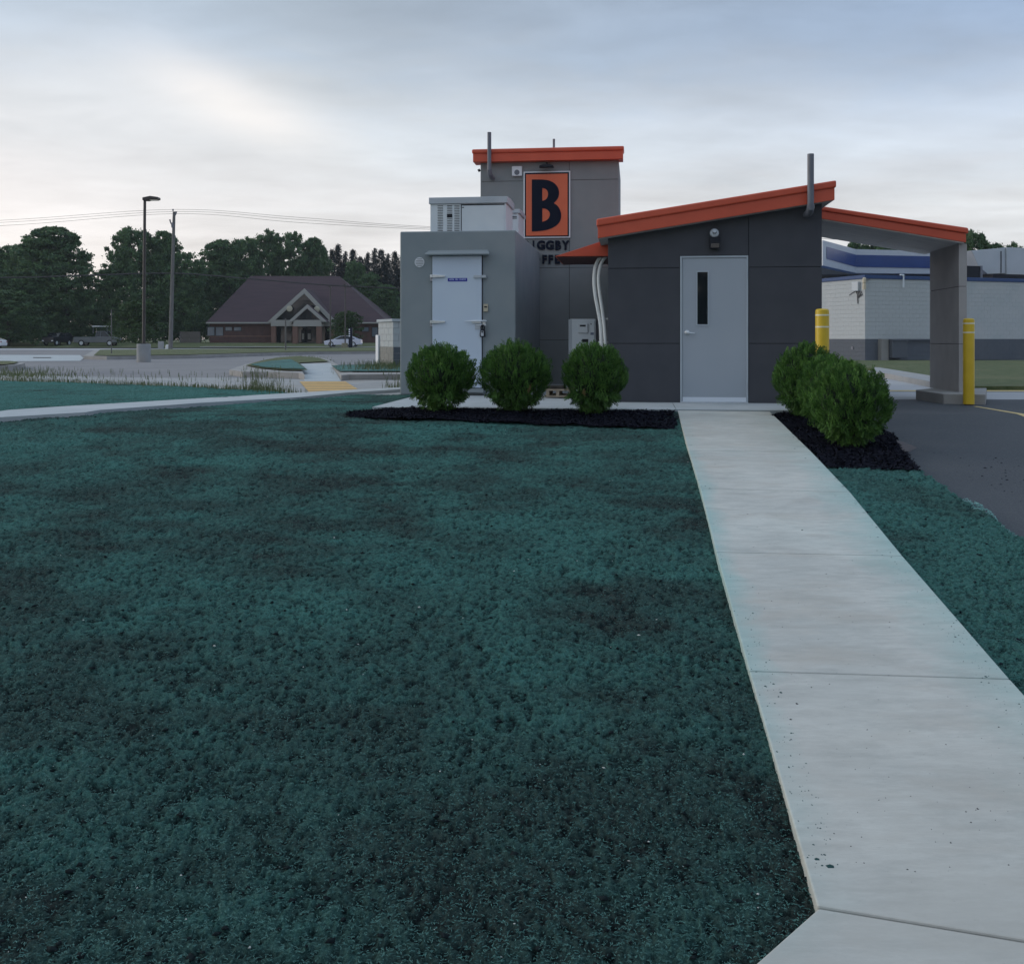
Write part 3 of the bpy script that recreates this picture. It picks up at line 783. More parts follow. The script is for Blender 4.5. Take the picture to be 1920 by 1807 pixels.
# the nearer slab that turns off to the left under the camera
a = Vector(JL[0]); c_ = Vector(JR[0])
nn = Vector((0, -0.008))
lb = Vector(G(1420, 1807)); dirb = (lb - a).normalized()
slab(a + dirb * 2.1, a + nn, Vector((c_.x + 0.4, 1.0)), c_ + nn, 9, 0.25, .25)
sheet('walk_bed', [(0.9, 1.0), (5, 1.0), JR[1], JR[3], (edge_r(13.3), 13.3), (edge_l(13.3), 13.3), JL[3], JL[1], (JL[0][0] + .02, JL[0][1])], -0.04, M['joint'], label='dark joint bed under the walk slabs')

# narrow path across the back of the lawn
sheet('narrow_path', gp((-900, 856), (0, 784), (160, 774.5), (370, 757), (553, 746.5), (654, 737), (748, 731), (800, 729), (800, 724), (748, 727), (560, 737), (400, 746.5), (117, 763.5), (0, 772.5), (-900, 822)), 0.012, M['concrete_light'], thick=0.15,
      label='narrow pale concrete path across the back of the lawn')

# ------------------------------------------------------------------ kiosk pad
kx = KF
pv = -1.52
pad = MB()
pu0 = kx.pu(698, pv); pu1 = kx.pu(1480, pv)
def kpoly(pts): return [kx.w(*p) for p in pts]
mp_ = MB().prism_z(kpoly([(pu0, pv), (kx.pu(1268, pv) - 0.004, pv), (kx.pu(1268, pv) - 0.004, -0.02), (pu0, -0.02)]), -0.12, 0.012)
mp_.prism_z(kpoly([(kx.pu(1268, pv) + 0.004, pv), (kx.pu(1500, pv), pv), (4.5 - 2.4, -0.02), (kx.pu(1268, pv) + 0.004, -0.02)]), -0.12, 0.0125)
mp_.prism_z(kpoly([(pu0, -0.016), (kx.pu(1541, 0) + 0.1, -0.016), (kx.pu(1541, 0) + 0.1, 9.2), (pu0, 9.2)]), -0.12, 0.0115)
pado = mp_.top('concrete_pad', M['concrete_light'], label='pale concrete pad under the kiosk and cooler', kind='structure')

# ------------------------------------------------------------------ the kiosk building
K = Thing('coffee_kiosk', 'small charcoal drive-through coffee kiosk with orange rooflines and grey sign tower', 'kiosk', (0, 0, 0), KF)
u0, u1 = kx.pu(1140, 0), kx.pu(1541, 0)
RV = -0.20
def line(pa, pb, v):                            # px line -> z(u)
    (ua, za), (ub, zb) = kx.pl(*pa, v), kx.pl(*pb, v)
    return lambda u: za + (zb - za) * (u - ua) / (ub - ua)
r_top = line((1121, 411), (1565, 338.5), RV); r_lip = line((1121, 425), (1565, 352), RV); r_bot = line((1121, 447), (1565, 375), RV)
ru0, ru1 = kx.pu(1121, RV), kx.pu(1565, RV)
wall_top = lambda u: r_bot(u) + 0.02
DEP = 6.4
MB().prism([(u0 + .02, 0), (u1 - .02, 0), (u1 - .02, wall_top(u1) - .01), (u0 + .02, wall_top(u0) - .01)], 0.02, DEP).part('wall_core', M['joint'], K)
# cladding panels of the front wall (joints are real gaps)
dl, dtop = kx.pl(1275, 480.5, 0); dr = kx.pu(1403.5, 0)
j1, j2 = kx.pl(1200, 503, 0)[1], kx.pl(1200, 644, 0)[1]
g2 = 0.004
panels = [
    [(u0, j1 + g2), (dl - g2, j1 + g2), (dl - g2, dtop + .004), (dr - g2, dtop + .004), (dr - g2, wall_top(dr)), (u0, wall_top(u0))],
    [(u0, j2 + g2), (dl - g2, j2 + g2), (dl - g2, j1 - g2), (u0, j1 - g2)],
    [(u0, 0.014), (dl - g2, 0.014), (dl - g2, j2 - g2), (u0, j2 - g2)],
    [(dr + g2, j1 + g2), (u1, j1 + g2), (u1, wall_top(u1)), (dr + g2, wall_top(dr))],
    [(dr + g2, j2 + g2), (u1, j2 + g2), (u1, j1 - g2), (dr + g2, j1 - g2)],
    [(dr + g2, 0.014), (u1, 0.014), (u1, j2 - g2), (dr + g2, j2 - g2)]]
for p in panels:
    MB().prism(p, 0.0, 0.018).part('cladding_panel', M['dark_wall'], K, bevel=0.002)
for uu, s in ((u0, 1), (u1, -1)):               # side walls, one panel per storey band
    for za, zb in ((0.014, j2 - g2), (j2 + g2, j1 - g2), (j1 + g2, wall_top(uu))):
        for k in range(3):
            va = 0.022 + k * 2.1
            MB().box(min(uu, uu + s * .018), max(uu, uu + s * .018), va, va + 2.1 - 2 * g2, za, zb).part('cladding_panel', M['dark_wall'], K)
# roof
roof = MB().prism([(ru0, r_bot(ru0)), (ru1, r_bot(ru1)), (ru1, r_lip(ru1) + .004), (ru0, r_lip(ru0) + .004)], RV, DEP + .15).part('fascia', M['orange'], K, bevel=0.006)
MB().prism([(ru0 - .02, r_lip(ru0)), (ru1 + .02, r_lip(ru1)), (ru1 + .02, r_top(ru1)), (ru0 - .02, r_top(ru0))], RV - .03, DEP + .18).part('roof_coping', M['orange'], K, bevel=0.022)
MB().prism([(ru0 + .01, r_bot(ru0) - .004), (ru1 - .01, r_bot(ru1) - .004), (ru1 - .01, r_bot(ru1) - .001), (ru0 + .01, r_bot(ru0) - .001)], RV + .012, DEP + .1).part('soffit', M['taupe_wall'], K)
for i in range(-3, 4):
    pass
# main door
D = MB().box(*[kx.pu(1279.3, .0), kx.pu(1399.8, .0)], 0.004, 0.05, 0.022, kx.pl(1300, 484, 0)[1])
door = D.part('door', M['door_grey'], K, bevel=0.003)
fu0, fu1, ft = kx.pu(1275, 0) + .002, kx.pu(1403.5, 0) - .006, dtop
fw = 0.028
fr = MB().box(fu0, fu0 + fw, -0.012, 0.05, 0.0, ft).box(fu1 - fw + .003, fu1, -0.012, 0.05, 0.0, ft).box(fu0 + fw, fu1 - fw + .003, -0.0115, 0.05, ft - .027, ft)
fr.part('door_frame', M['frame_grey'], K, bevel=0.003)
MB().box(fu0 + fw, fu1 - fw, 0.03, 0.045, 0.012, ft - .03).part('door_gap', M['gasket'], K)
MB().box(fu0 + .002, fu1 - .002, -0.05, 0.045, 0.0125, 0.024).part('threshold', M['steel'], K, bevel=0.003)
wa, wb = kx.pl(1305.8, 508, -.01); wc, wd_ = kx.pl(1328.8, 610.5, -.01)
ga, gb = kx.pl(1307.6, 510.2, -.01); gc, gd = kx.pl(1327, 608.2, -.01)
win = MB().box(wa, wc, -0.008, 0.003, wd_, gd).box(wa, wc, -0.008, 0.003, gb, wb).box(wa, ga, -0.008, 0.003, gd, gb).box(gc, wc, -0.008, 0.003, gd, gb).part('window_frame', M['frame_grey'], K, parent=door)
MB().box(ga, gc, -0.003, 0.0035, gd, gb).part('window_pane', M['glass_dark'], K, parent=door)
MB().box(kx.pu(1280, 0), kx.pu(1399, 0), -0.002, 0.003, kx.pl(1300, 756, 0)[1] + .025, kx.pl(1300, 744.5, 0)[1]).part('kick_plate', mat('kick_plate', (0.68, 0.73, 0.80), rough=0.3), K, parent=door)
hu, hz = kx.pl(1288.5, 623.5, -.03)
h = MB().lathe([(0.036, 0.0), (0.036, -0.012), (0.03, -0.018), (0.014, -0.02), (0.014, -0.05), (0.0, -0.052)], n=20, axis='y', c3=(hu, 0.004, hz))
h.tube([(hu, -0.045, hz), (hu + .02, -0.052, hz - .001), (hu + .06, -0.052, hz - .006), (hu + .105, -0.046, hz - .01), (hu + .112, -0.036, hz - .011)], [0.012, 0.011, 0.010, 0.009, 0.008])
h.part('door_handle', M['steel'], K, parent=door, smooth=True)
for y in (505.5, 614, 718):
    uu, zz = kx.pl(1400.5, y, 0)
    MB().tube([(uu, -0.016, zz), (uu, -0.016, zz - .115)], 0.008, 8).part('hinge', M['frame_grey'], K, parent=door)
# emergency light over the door
eu, ez = kx.pl(1339.3, 437.5, -.06)
el = MB().box(kx.pu(1330, 0), kx.pu(1349.5, 0), -0.10, -0.0, kx.pl(1340, 467, -.05)[1], kx.pl(1340, 445, -.05)[1]).part('emergency_light', M['black'], K, bevel=0.008)
MB().box(kx.pu(1332, 0), kx.pu(1347.5, 0), -0.104, -0.098, kx.pl(1340, 465, -.05)[1], kx.pl(1340, 457, -.05)[1]).part('lens', M['glass_dark'], K, parent=el)
MB().lathe([(0.0, -.12), (0.03, -.118), (0.055, -.105), (0.068, -.08), (0.066, -.05), (0.05, -.02), (0.02, 0)], n=24, axis='y', c3=(eu, 0.0, ez)).part('lamp_globe', mat('lamp_globe', (0.42, 0.45, 0.50), (0.55, 0.58, 0.62), 12, 0.15), K, parent=el, smooth=True)
MB().tube([(eu - .03, -.128, ez + .012), (eu - .012, -.132, ez - .012), (eu, -.134, ez - .004), (eu + .012, -.132, ez - .012), (eu + .03, -.128, ez + .012)], 0.006, 6).part('lamp_bracket', M['black'], K, parent=el)
MB().tube([(eu, -.03, ez - .05), (eu, -.03, ez - .09)], .025, 8).part('lamp_neck', M['pipe'], K, parent=el)
# vent pipe with its elbow, right
pu_, pz0 = kx.pl(1520, 385, RV - .09)
_, pz1 = kx.pl(1520, 289, RV - .09)
pp = MB().tube([(pu_, RV - .09, pz0), (pu_, RV - .09, pz1)], 0.047, 16)
pp.part('vent_pipe', M['pipe'], K, smooth=True)
MB().tube([(pu_ - .01, 0.02, pz0 - .10), (pu_ - .008, -.12, pz0 - .10), (pu_ - .005, -.22, pz0 - .085), (pu_, RV - .09, pz0 - .04), (pu_, RV - .09, pz0 + .005)], 0.054, 16).part('pipe_elbow', M['pipe'], K, smooth=True)

# sign tower
TV = 5.86
t0, t1 = kx.pu(901, TV), kx.pu(1160, TV)
tz = kx.pl(1000, 300, TV)[1]
MB().box(t0 + .03, t1 - .03, TV + .29, TV + 2.9, tz - .002, tz + .12).part('flat_roof', M['orange'], K)
k1, k2, k3 = 4.262, 2.44, 0.93
tj = kx.pu(1067.5, TV)
MB().box(t0 + .02, t1 - .02, TV + .02, TV + 2.9, 0, tz - .01).part('tower_core', M['joint'], K)
cols = [(t0, tj - g2), (tj + g2, t1)]
rows = [(0.014, k3 - g2), (k3 + g2, k2 - g2), (k2 + g2, k1 - g2), (k1 + g2, tz)]
for ca, cb in cols:
    for ra, rb in rows:
        MB().box(ca, cb, TV, TV + .018, ra, rb).part('cladding_panel', M['tower_wall'], K, bevel=0.002)
for uu, s in ((t0, 1), (t1, -1)):
    for ra, rb in rows:
        MB().box(min(uu, uu + s * .018), max(uu, uu + s * .018), TV + .022, TV + 2.9, ra, rb).part('cladding_panel', M['tower_wall'], K)
a0, f0 = kx.pl(885, 304, TV - .17); a1, _ = kx.pl(1170, 301, TV - .17)
_, f1 = kx.pl(885, 288.5, TV - .17); _, f2 = kx.pl(885, 280.5, TV - .17)
MB().box(a0 + .02, a1 - .02, TV - .17, TV + .25, f0, f1).part('fascia', M['orange'], K, bevel=0.006)
MB().box(a0, a1, TV - .20, TV + .28, f1, f2).part('roof_coping', M['orange'], K, bevel=0.025)
tu, tb = kx.pl(917.5, 320, TV - .27); _, tt = kx.pl(917.5, 248.5, TV - .27)
MB().tube([(tu, TV - .27, tb), (tu, TV - .27, tt)], 0.042, 14).part('vent_pipe', M['pipe'], K, smooth=True)
MB().tube([(tu + .03, TV + .01, tb - .12), (tu + .02, TV - .12, tb - .11), (tu + .005, TV - .24, tb - .07), (tu, TV - .27, tb + .02)], 0.05, 14).part('pipe_elbow', M['pipe'], K, smooth=True)
bu, bz = kx.pl(1038.5, 282, TV + 1.2)
MB().tube([(bu, TV + 1.2, f1), (bu, TV + 1.2, kx.pl(1038, 261, TV + 1.2)[1])], 0.026, 10).part('roof_vent', M['pipe'], K)
# dryer vent hood
v0, vz0 = kx.pl(960.3, 331.2, TV); v1, vz1 = kx.pl(979.3, 312.3, TV)
vh = MB().box(v0, v1, TV - .06, TV, vz0, vz1).part('vent_hood', M['white'], K, bevel=0.012)
MB().lathe([(0.055, -.004), (0.055, 0)], n=20, axis='y', c3=((v0 + v1) / 2, TV - .06, vz0 + .075)).part('vent_mouth', M['pipe'], K, parent=vh)
# gooseneck sign lamp
su, sz_ = kx.pl(1024.5, 311.5, TV - .2)
sl = MB().prism([(su - .15, sz_ - .03), (su + .15, sz_ - .03), (su + .14, sz_ + .01), (su + .06, sz_ + .035), (su - .06, sz_ + .035), (su - .14, sz_ + .01)], TV - .24, TV - .10).part('sign_lamp', M['black'], K, bevel=0.008)
MB().tube([(su, TV + .005, sz_ + .06), (su, TV - .10, sz_ + .075), (su, TV - .16, sz_ + .03)], .018, 8).part('lamp_arm', M['black'], K, parent=sl)
MB().tube([(t0 - .015, TV + .05, kx.pl(901, 318, TV)[1]), (t0 - .06, TV + .05, kx.pl(901, 320, TV)[1])], .03, 8).part('wall_fitting', M['black'], K)
# B sign board
def c1(x, y, v):                                # crop-space point (740,230 origin, 3.84 scale) -> (u,z)
    return kx.pl(740 + x / 3.84, 230 + y / 3.84, v)
sv = TV - 0.05
def rect_uz(xa, ya, xb, yb, v):
    A = c1(xa, ya, v); B = c1(xb, yb, v); return A[0], B[0], B[1], A[1]
x0_, x1_, y0_, y1_ = rect_uz(927, 354, 1264, 829, sv)
sb = MB().box(x0_, x1_, sv + .004, TV - .001, y0_, y1_).part('sign_board', M['white'], K, bevel=0.006)
xa, xb, ya, yb = rect_uz(937, 363, 1255, 820, sv); MB().box(xa, xb, sv, sv + .006, ya, yb).part('sign_border', M['navy'], K, parent=sb)
xa, xb, ya, yb = rect_uz(946, 374, 1245, 812, sv); MB().box(xa, xb, sv - .004, sv + .002, ya, yb).part('sign_face', M['sign_orange'], K, parent=sb)
def curve_mesh(name, loops, v, depth, m, parent, t=K):
    cu = bpy.data.curves.new(name, 'CURVE'); cu.dimensions = '2D'; cu.fill_mode = 'BOTH'; cu.extrude = depth / 2
    for lp in loops:
        sp = cu.splines.new('POLY'); sp.points.add(len(lp) - 1); sp.use_cyclic_u = True
        for i, p in enumerate(lp): sp.points[i].co = (p[0], p[1], 0, 1)
    tmp = bpy.data.objects.new(name, cu)
    me = bpy.data.meshes.new_from_object(tmp)
    bpy.data.objects.remove(tmp); bpy.data.curves.remove(cu)
    me.transform(Matrix(((1, 0, 0, 0), (0, 0, -1, v), (0, 1, 0, 0), (0, 0, 0, 1))))
    me.transform(Matrix.Translation(-t.org))
    me.materials.clear(); me.materials.append(m)
    return link_mesh(name, me, parent)
def smooth_loop(pts, v, n=6):                    # Catmull-Rom through crop points; 3rd item 1 = corner
    out = []; N = len(pts)
    for i in range(N):
        p0, p1, p2, p3 = pts[i - 1], pts[i], pts[(i + 1) % N], pts[(i + 2) % N]
        if len(p1) > 2 and len(p2) > 2: out.append(c1(p1[0], p1[1], v)); continue
        q0 = p1 if len(p1) > 2 else p0; q3 = p2 if len(p2) > 2 else p3
        for k in range(n):
            t = k / n
            f = lambda a, b, c, d: 0.5 * (2 * b + (c - a) * t + (2 * a - 5 * b + 4 * c - d) * t * t + (3 * b - a - 3 * c + d) * t ** 3)
            out.append(c1(f(q0[0], p1[0], p2[0], q3[0]), f(q0[1], p1[1], p2[1], q3[1]), v))
    return out
outer = [(988, 411, 1), (1062, 411, 1), (1110, 418), (1150, 438), (1176, 470), (1184, 510), (1174, 548), (1146, 580, 1), (1174, 602), (1192, 632), (1199, 668), (1192, 706), (1168, 738), (1128, 762), (1070, 778), (988, 785, 1)]
in1 = [(1063, 472, 1), (1082, 476), (1098, 490), (1105, 512), (1100, 538), (1086, 556), (1063, 565, 1)]
in2 = [(1063, 617, 1), (1088, 622), (1108, 636), (1118, 658), (1112, 684), (1093, 704), (1063, 716, 1)]
curve_mesh('letter', [smooth_loop(outer, sv), smooth_loop(in1, sv), smooth_loop(in2, sv)], sv - .008, .012, M['navy'], sb)
# wall lettering
def letter(ch, xa, xb, ya, yb, v, m, t=K, parent=None, depth=.03, crop=True, bold=0.055):
    cu = bpy.data.curves.new('letter', 'FONT'); cu.body = ch; cu.extrude = 0.5; cu.offset = bold; cu.resolution_u = 4
    tmp = bpy.data.objects.new('letter', cu); me = bpy.data.meshes.new_from_object(tmp)
    bpy.data.objects.remove(tmp); bpy.data.curves.remove(cu)
    co = np.empty(len(me.vertices) * 3); me.vertices.foreach_get('co', co); co = co.reshape(-1, 3)
    mn, mx = co.min(0), co.max(0)
    if crop: A = c1(xa, ya, v); B = c1(xb, yb, v)
    else: A = (xa, ya); B = (xb, yb)
    n = (co - mn) / (mx - mn)
    out = np.stack([A[0] + n[:, 0] * (B[0] - A[0]), v - n[:, 2] * depth, B[1] + n[:, 1] * (A[1] - B[1])], -1) - np.array(t.org)
    me.vertices.foreach_set('co', out.ravel()); me.update()
    me.materials.clear(); me.materials.append(m)
    return link_mesh('letter', me, parent or t.e)
xs = [928, 982, 1000, 1060, 1122, 1167, 1211, 1262]
for ch, a, b in (('B', 931, 974), ('I', 984, 996), ('G', 1004, 1056), ('G', 1064, 1116), ('B', 1126, 1166), ('Y', 1208, 1262)):
    pass
for ch, a, b in (('B', 905, 943), ('I', 953, 964), ('G', 974, 1028), ('G', 1036, 1090), ('G', 0, 0), ('B', 0, 0)):
    pass
for ch, a, b in (('B', 932, 970), ('I', 994, 1006), ('G', 1024, 1083), ('G', 1088, 1147), ('B', 1157, 1199), ('Y', 1202, 1260)):
    letter(ch, a, b, 850, 917, TV, M['navy'])
for ch, a, b in (('C', 926, 975), ('O', 985, 1048), ('F', 1064, 1097), ('F', 1108, 1141), ('E', 1154, 1190), ('E', 1208, 1246)):
    letter(ch, a, b, 953, 1017, TV, M['navy'])

# side awning over the serving window, conduits below it
av0, av1 = 0.95, 2.65
A = kx.pl(1040, 481, av0); B = (u0 - .005, A[1]); C = (u0 - .005, kx.pl(1139.5, 448, av0)[1])
aw = MB().prism([A, B, C], av0, av1).part('side_awning', M['orange'], K, bevel=0.004)
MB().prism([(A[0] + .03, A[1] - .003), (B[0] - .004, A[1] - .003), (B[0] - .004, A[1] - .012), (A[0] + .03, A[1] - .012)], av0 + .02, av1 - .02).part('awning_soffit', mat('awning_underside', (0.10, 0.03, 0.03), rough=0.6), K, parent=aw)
def path(pts, v): return [(kx.pl(x, y, v)[0], v, kx.pl(x, y, v)[1]) for x, y in pts]
def smooth_path(p, n=6):
    out = []
    for i in range(len(p) - 1):
        a = Vector(p[max(i - 1, 0)]); b = Vector(p[i]); c = Vector(p[i + 1]); d = Vector(p[min(i + 2, len(p) - 1)])
        for k in range(n):
            t = k / n; out.append(0.5 * (2 * b + (c - a) * t + (2 * a - 5 * b + 4 * c - d) * t * t + (3 * b - a - 3 * c + d) * t ** 3))
    out.append(Vector(p[-1])); return out
MB().tube(smooth_path(path([(1131, 479), (1122, 487), (1116, 502), (1114, 525), (1116, 552), (1121, 580), (1126, 610), (1127.5, 645), (1128, 690), (1126, 735)], 1.15)), .029, 10).part('line_set', M['conduit'], K, smooth=True)
MB().tube(smooth_path(path([(1138, 479), (1130, 489), (1125, 503), (1122.5, 523), (1124.5, 548), (1129, 578), (1133, 610), (1135.5, 645), (1136, 690), (1135, 735)], 1.10)), .029, 10).part('line_set', M['conduit'], K, smooth=True)
MB().box(kx.pu(1113, 1.2), kx.pu(1137, 1.2), 1.11, 1.2, kx.pl(1120, 553, 1.1)[1], kx.pl(1120, 548, 1.1)[1])
for yb in (596, 640):
    MB().box(kx.pu(1121, 1.14) , u0, 1.20, 1.215, kx.pl(1120, yb + 3, 1.1)[1], kx.pl(1120, yb, 1.1)[1]).part('pipe_strap', M['steel'], K)

# drive-through canopy and its pillar
cv0, cv1 = 1.72, 3.95
c_top = line((1543, 387.5), (1813.5, 428), cv0); c_lip = line((1543, 396), (1813.5, 439), cv0); c_bot = line((1543, 410.5), (1813.5, 455), cv0)
cu1 = kx.pu(1811.5, cv0); cu0 = u1 + .002
MB().prism([(cu0, c_bot(cu0)), (cu1, c_bot(cu1)), (cu1, c_lip(cu1) + .004), (cu0, c_lip(cu0) + .004)], cv0, cv1).part('canopy_fascia', M['orange'], K, bevel=0.005)
MB().prism([(cu0, c_lip(cu0)), (cu1 + .03, c_lip(cu1)), (cu1 + .03, c_top(cu1)), (cu0, c_top(cu0))], cv0 - .03, cv1 + .03).part('canopy_coping', M['orange'], K, bevel=0.02)
nseg = 3
edges_u = [cu0 + .004, kx.pu(1545, cv0), kx.pu(1672, cv0 + .8), cu1 - .02]
for k in range(3):
    ua, ub = edges_u[k] + (.004 if k else 0), edges_u[k + 1] - .004
    MB().prism([(ua, c_bot(ua) - .016), (ub, c_bot(ub) - .016), (ub, c_bot(ub) - .001), (ua, c_bot(ua) - .001)], cv0 + .02, cv1 - .02).part('soffit_panel', M['soffit'], K, bevel=0.002)
pa, pb = kx.pu(1798, 1.86), kx.pu(1813, 1.86)
for za, zb in ((0.09, .868), (.876, 1.798), (1.806, c_bot(pb) + .0)):
    MB().prism([(pa, za), (pb, za), (pb, (zb if zb < 1.9 else c_bot(pb) - .002)), (pa, (zb if zb < 1.9 else c_bot(pa) - .002))], 1.86, 3.48).part('pillar_panel', M['taupe_wall'], K, bevel=0.003)
MB().box(pa + .012, pb - .012, 1.872, 3.468, 0.09, 2.4).part('pillar_core', M['joint'], K)
def unz(px, py, z): Y = F * (EYE - z) / (py - HY); return ((px - CXP) / F * Y, Y)
kb = [unz(1717, 731, .1), unz(1742, 728.2, .1), unz(1850, 727.5, .1), unz(1848, 739.5, .1), unz(1769, 738.2, .1)]
MB().prism_z(kb, lambda x, y: float(zt(y)) - .15, lambda x, y: 0.1).top('pillar_kerb', M['kerb'], 'raised concrete kerb island under the canopy pillar', 'kerb', bevel=0.012)

# ------------------------------------------------------------------ walk-in cooler
CV = 1.52
cc = Thing('walk_in_cooler', 'tall grey stucco walk-in cooler box with a white door', 'cooler', (kx.pu(858, CV), CV + 2, 0), KF)
q0, q1 = kx.pu(750, CV), kx.pu(967, CV)
ct = kx.pl(860, 433, CV)[1]
body = MB().box(q0, q1, CV, TV - .03, 0.014, ct).part('cooler_body', M['cooler'], cc, bevel=0.022)
du0, dz1 = kx.pl(811.5, 480.5, CV); du1, dz0 = kx.pl(903.8, 727, CV)
MB().box(du0 - .013, du1 + .013, CV - .006, CV + .03, dz0 - .012, dz1 + .012).part('door_gasket', M['gasket'], cc)
cd = MB().box(du0, du1, CV - .05, CV - .004, dz0, dz1).part('cooler_door', M['white_door'], cc, bevel=0.008)
# sill under the door
MB().box(du0 - .02, du1 + .04, CV - .10, CV + .01, 0.06, dz0 - .014).part('door_sill', M['cooler'], cc, bevel=0.006)
# drip hood
ha, hz0 = kx.pl(796, 477.5, CV - .14); hb, _ = kx.pl(918, 477.5, CV - .14)
_, hz1 = kx.pl(860, 468, CV - .1)
mb = MB()
mb.add([(ha, CV - .16, hz0 - .01), (hb, CV - .16, hz0 - .01), (hb, CV - .16, hz0 + .012), (ha, CV - .16, hz0 + .012), (ha + .05, CV + .002, hz0 - .01), (hb - .05, CV + .002, hz0 - .01), (hb - .05, CV + .002, hz1), (ha + .05, CV + .002, hz1)],
       [(0, 1, 2, 3), (3, 2, 6, 7), (4, 7, 6, 5), (0, 3, 7, 4), (1, 5, 6, 2), (0, 4, 5, 1)])
mb.part('drip_hood', M['cooler'], cc, bevel=0.004)
# round louvred vent
ru, rz = kx.pl(786.8, 492, CV)
rv = MB().lathe([(.083, -.012), (.083, 0)], n=28, axis='y', c3=(ru, CV, rz)).part('round_vent', M['white'], cc)
for k in range(5):
    zz = rz - .055 + k * .0275; hw = math.sqrt(.07 ** 2 - (zz - rz) ** 2)
    MB().box(ru - hw, ru + hw, CV - .017, CV - .011, zz - .005, zz + .003).part('louvre', M['pipe'], cc, parent=rv)
# strap hinges, latches, hasp
for yy in (517.5, 603):
    ha_, hz_ = kx.pl(806, yy, CV - .06); hb_, _ = kx.pl(834.8, yy, CV - .06)
    hg = MB().prism([(ha_ + .045, hz_ - .034), (hb_, hz_ - .020), (hb_, hz_ + .008), (ha_ + .045, hz_ + .024)], CV - .085, CV - .05).box(ha_ + .01, ha_ + .05, CV - .095, CV - .03, hz_ - .03, hz_ + .02)
    hg.part('strap_hinge', M['steel'], cc, parent=cd, bevel=0.004)
    MB().box(ha_ - .005, ha_ + .032, CV - .04, CV - .001, hz_ - .085, hz_ - .022).part('hinge_plate', M['unit_warm'], cc, bevel=0.004)
la, lz = kx.pl(888, 521.3, CV - .06); lb_, lz1 = kx.pl(911.5, 516, CV - .06)
MB().box(la, lb_, CV - .08, CV - .05, lz, lz1).part('latch', M['unit_lid'], cc, parent=cd, bevel=0.005)
MB().box(du1 + .02, lb_, CV - .049, CV - .001, lz + .003, lz1 - .003).part('latch_keeper', M['unit_lid'], cc)
la, lz = kx.pl(872, 602.6, CV - .08); lb_, _ = kx.pl(912, 602, CV - .08)
hn = MB().tube([(la, CV - .10, lz), (la + .07, CV - .10, lz + .003), (la + .14, CV - .09, lz + .006), (la + .30, CV - .085, lz + .008), (lb_, CV - .06, lz + .006)], [.007, .010, .015, .014, .010])
hn.box(la + .12, la + .27, CV - .088, CV - .051, lz - .030, lz + .022)
hn.part('door_handle', M['steel'], cc, parent=cd, smooth=False)
MB().box(kx.pu(903, CV) + .02, kx.pu(911, CV), CV - .05, CV - .001, kx.pl(900, 608, CV)[1], kx.pl(900, 600, CV)[1]).part('handle_keeper', M['steel'], cc)
ha_, hz_ = kx.pl(890.5, 618, CV - .06); hb_, hz2 = kx.pl(911.5, 609, CV - .06)
MB().box(ha_, kx.pu(903.5, CV) , CV - .058, CV - .0505, hz_, hz2).part('hasp', M['unit_lid'], cc, parent=cd)
MB().box(ha_ + .02, hb_, CV - .072, CV - .059, hz2 - .012, hz2 + .004).part('hasp_bar', M['white'], cc, parent=cd)
# thermometer
ta, tz0 = kx.pl(907, 584.5, CV); tb_, tz1 = kx.pl(915.3, 570.2, CV)
th = MB().box(ta, tb_, CV - .035, CV - .0, tz0, tz1).part('thermometer', M['cream'], cc, bevel=0.004)
MB().box(ta + .013, tb_ - .015, CV - .037, CV - .034, tz1 - .06, tz1 - .038).part('display', M['black'], cc, parent=th)
# nameplate with its wording
na, nz0 = kx.pl(839.6, 528, CV - .05); nb, nz1 = kx.pl(876, 521.4, CV - .05)
npl = MB().box(na, nb, CV - .0545, CV - .0505, nz0, nz1).part('nameplate', M['name_blue'], cc, parent=cd)
M['plate_text'] = mat('plate_text', (0.45, 0.50, 0.75), rough=0.4)
uw = nb - na
def ministr(txt, ua, ub, za, zb, m, v):
    n = len(txt); w = (ub - ua) / n
    for i, ch in enumerate(txt):
        if ch != ' ':
            letter(ch, ua + i * w + w * .08, ua + (i + 1) * w - w * .08, zb, za, v, m, t=cc, parent=npl, depth=.0015, crop=False, bold=0.0)
# lock box
lu, lz = kx.pl(904.7, 624, CV - .1)
lk = Thing('lock_box', 'black key lock box hanging from the hasp of the white cooler door', 'lock box', (lu, CV - .075, lz - .07), KF)
MB().prism([(lu - .045, lz - .07), (lu + .045, lz - .07), (lu + .048, lz - .02), (lu + .04, lz + .045), (lu + .02, lz + .06), (lu - .02, lz + .06), (lu - .04, lz + .045), (lu - .048, lz - .02)], CV - .105, CV - .062).part('lock_case', M['black'], lk, bevel=0.01)
MB().box(lu - .028, lu + .022, CV - .112, CV - .104, lz - .055, lz + .03).part('lock_door', M['unit_lid'], lk, bevel=0.005)
MB().box(lu - .02, lu + .014, CV - .114, CV - .111, lz + .002, lz + .022).part('lock_window', M['black'], lk)
MB().tube([(lu - .028, CV - .08, lz + .05), (lu - .028, CV - .08, lz + .10), (lu - .015, CV - .08, lz + .125), (lu + .015, CV - .08, lz + .125), (lu + .028, CV - .08, lz + .10), (lu + .028, CV - .08, lz + .05)], .009, 8).part('shackle', M['black'], lk, smooth=True)

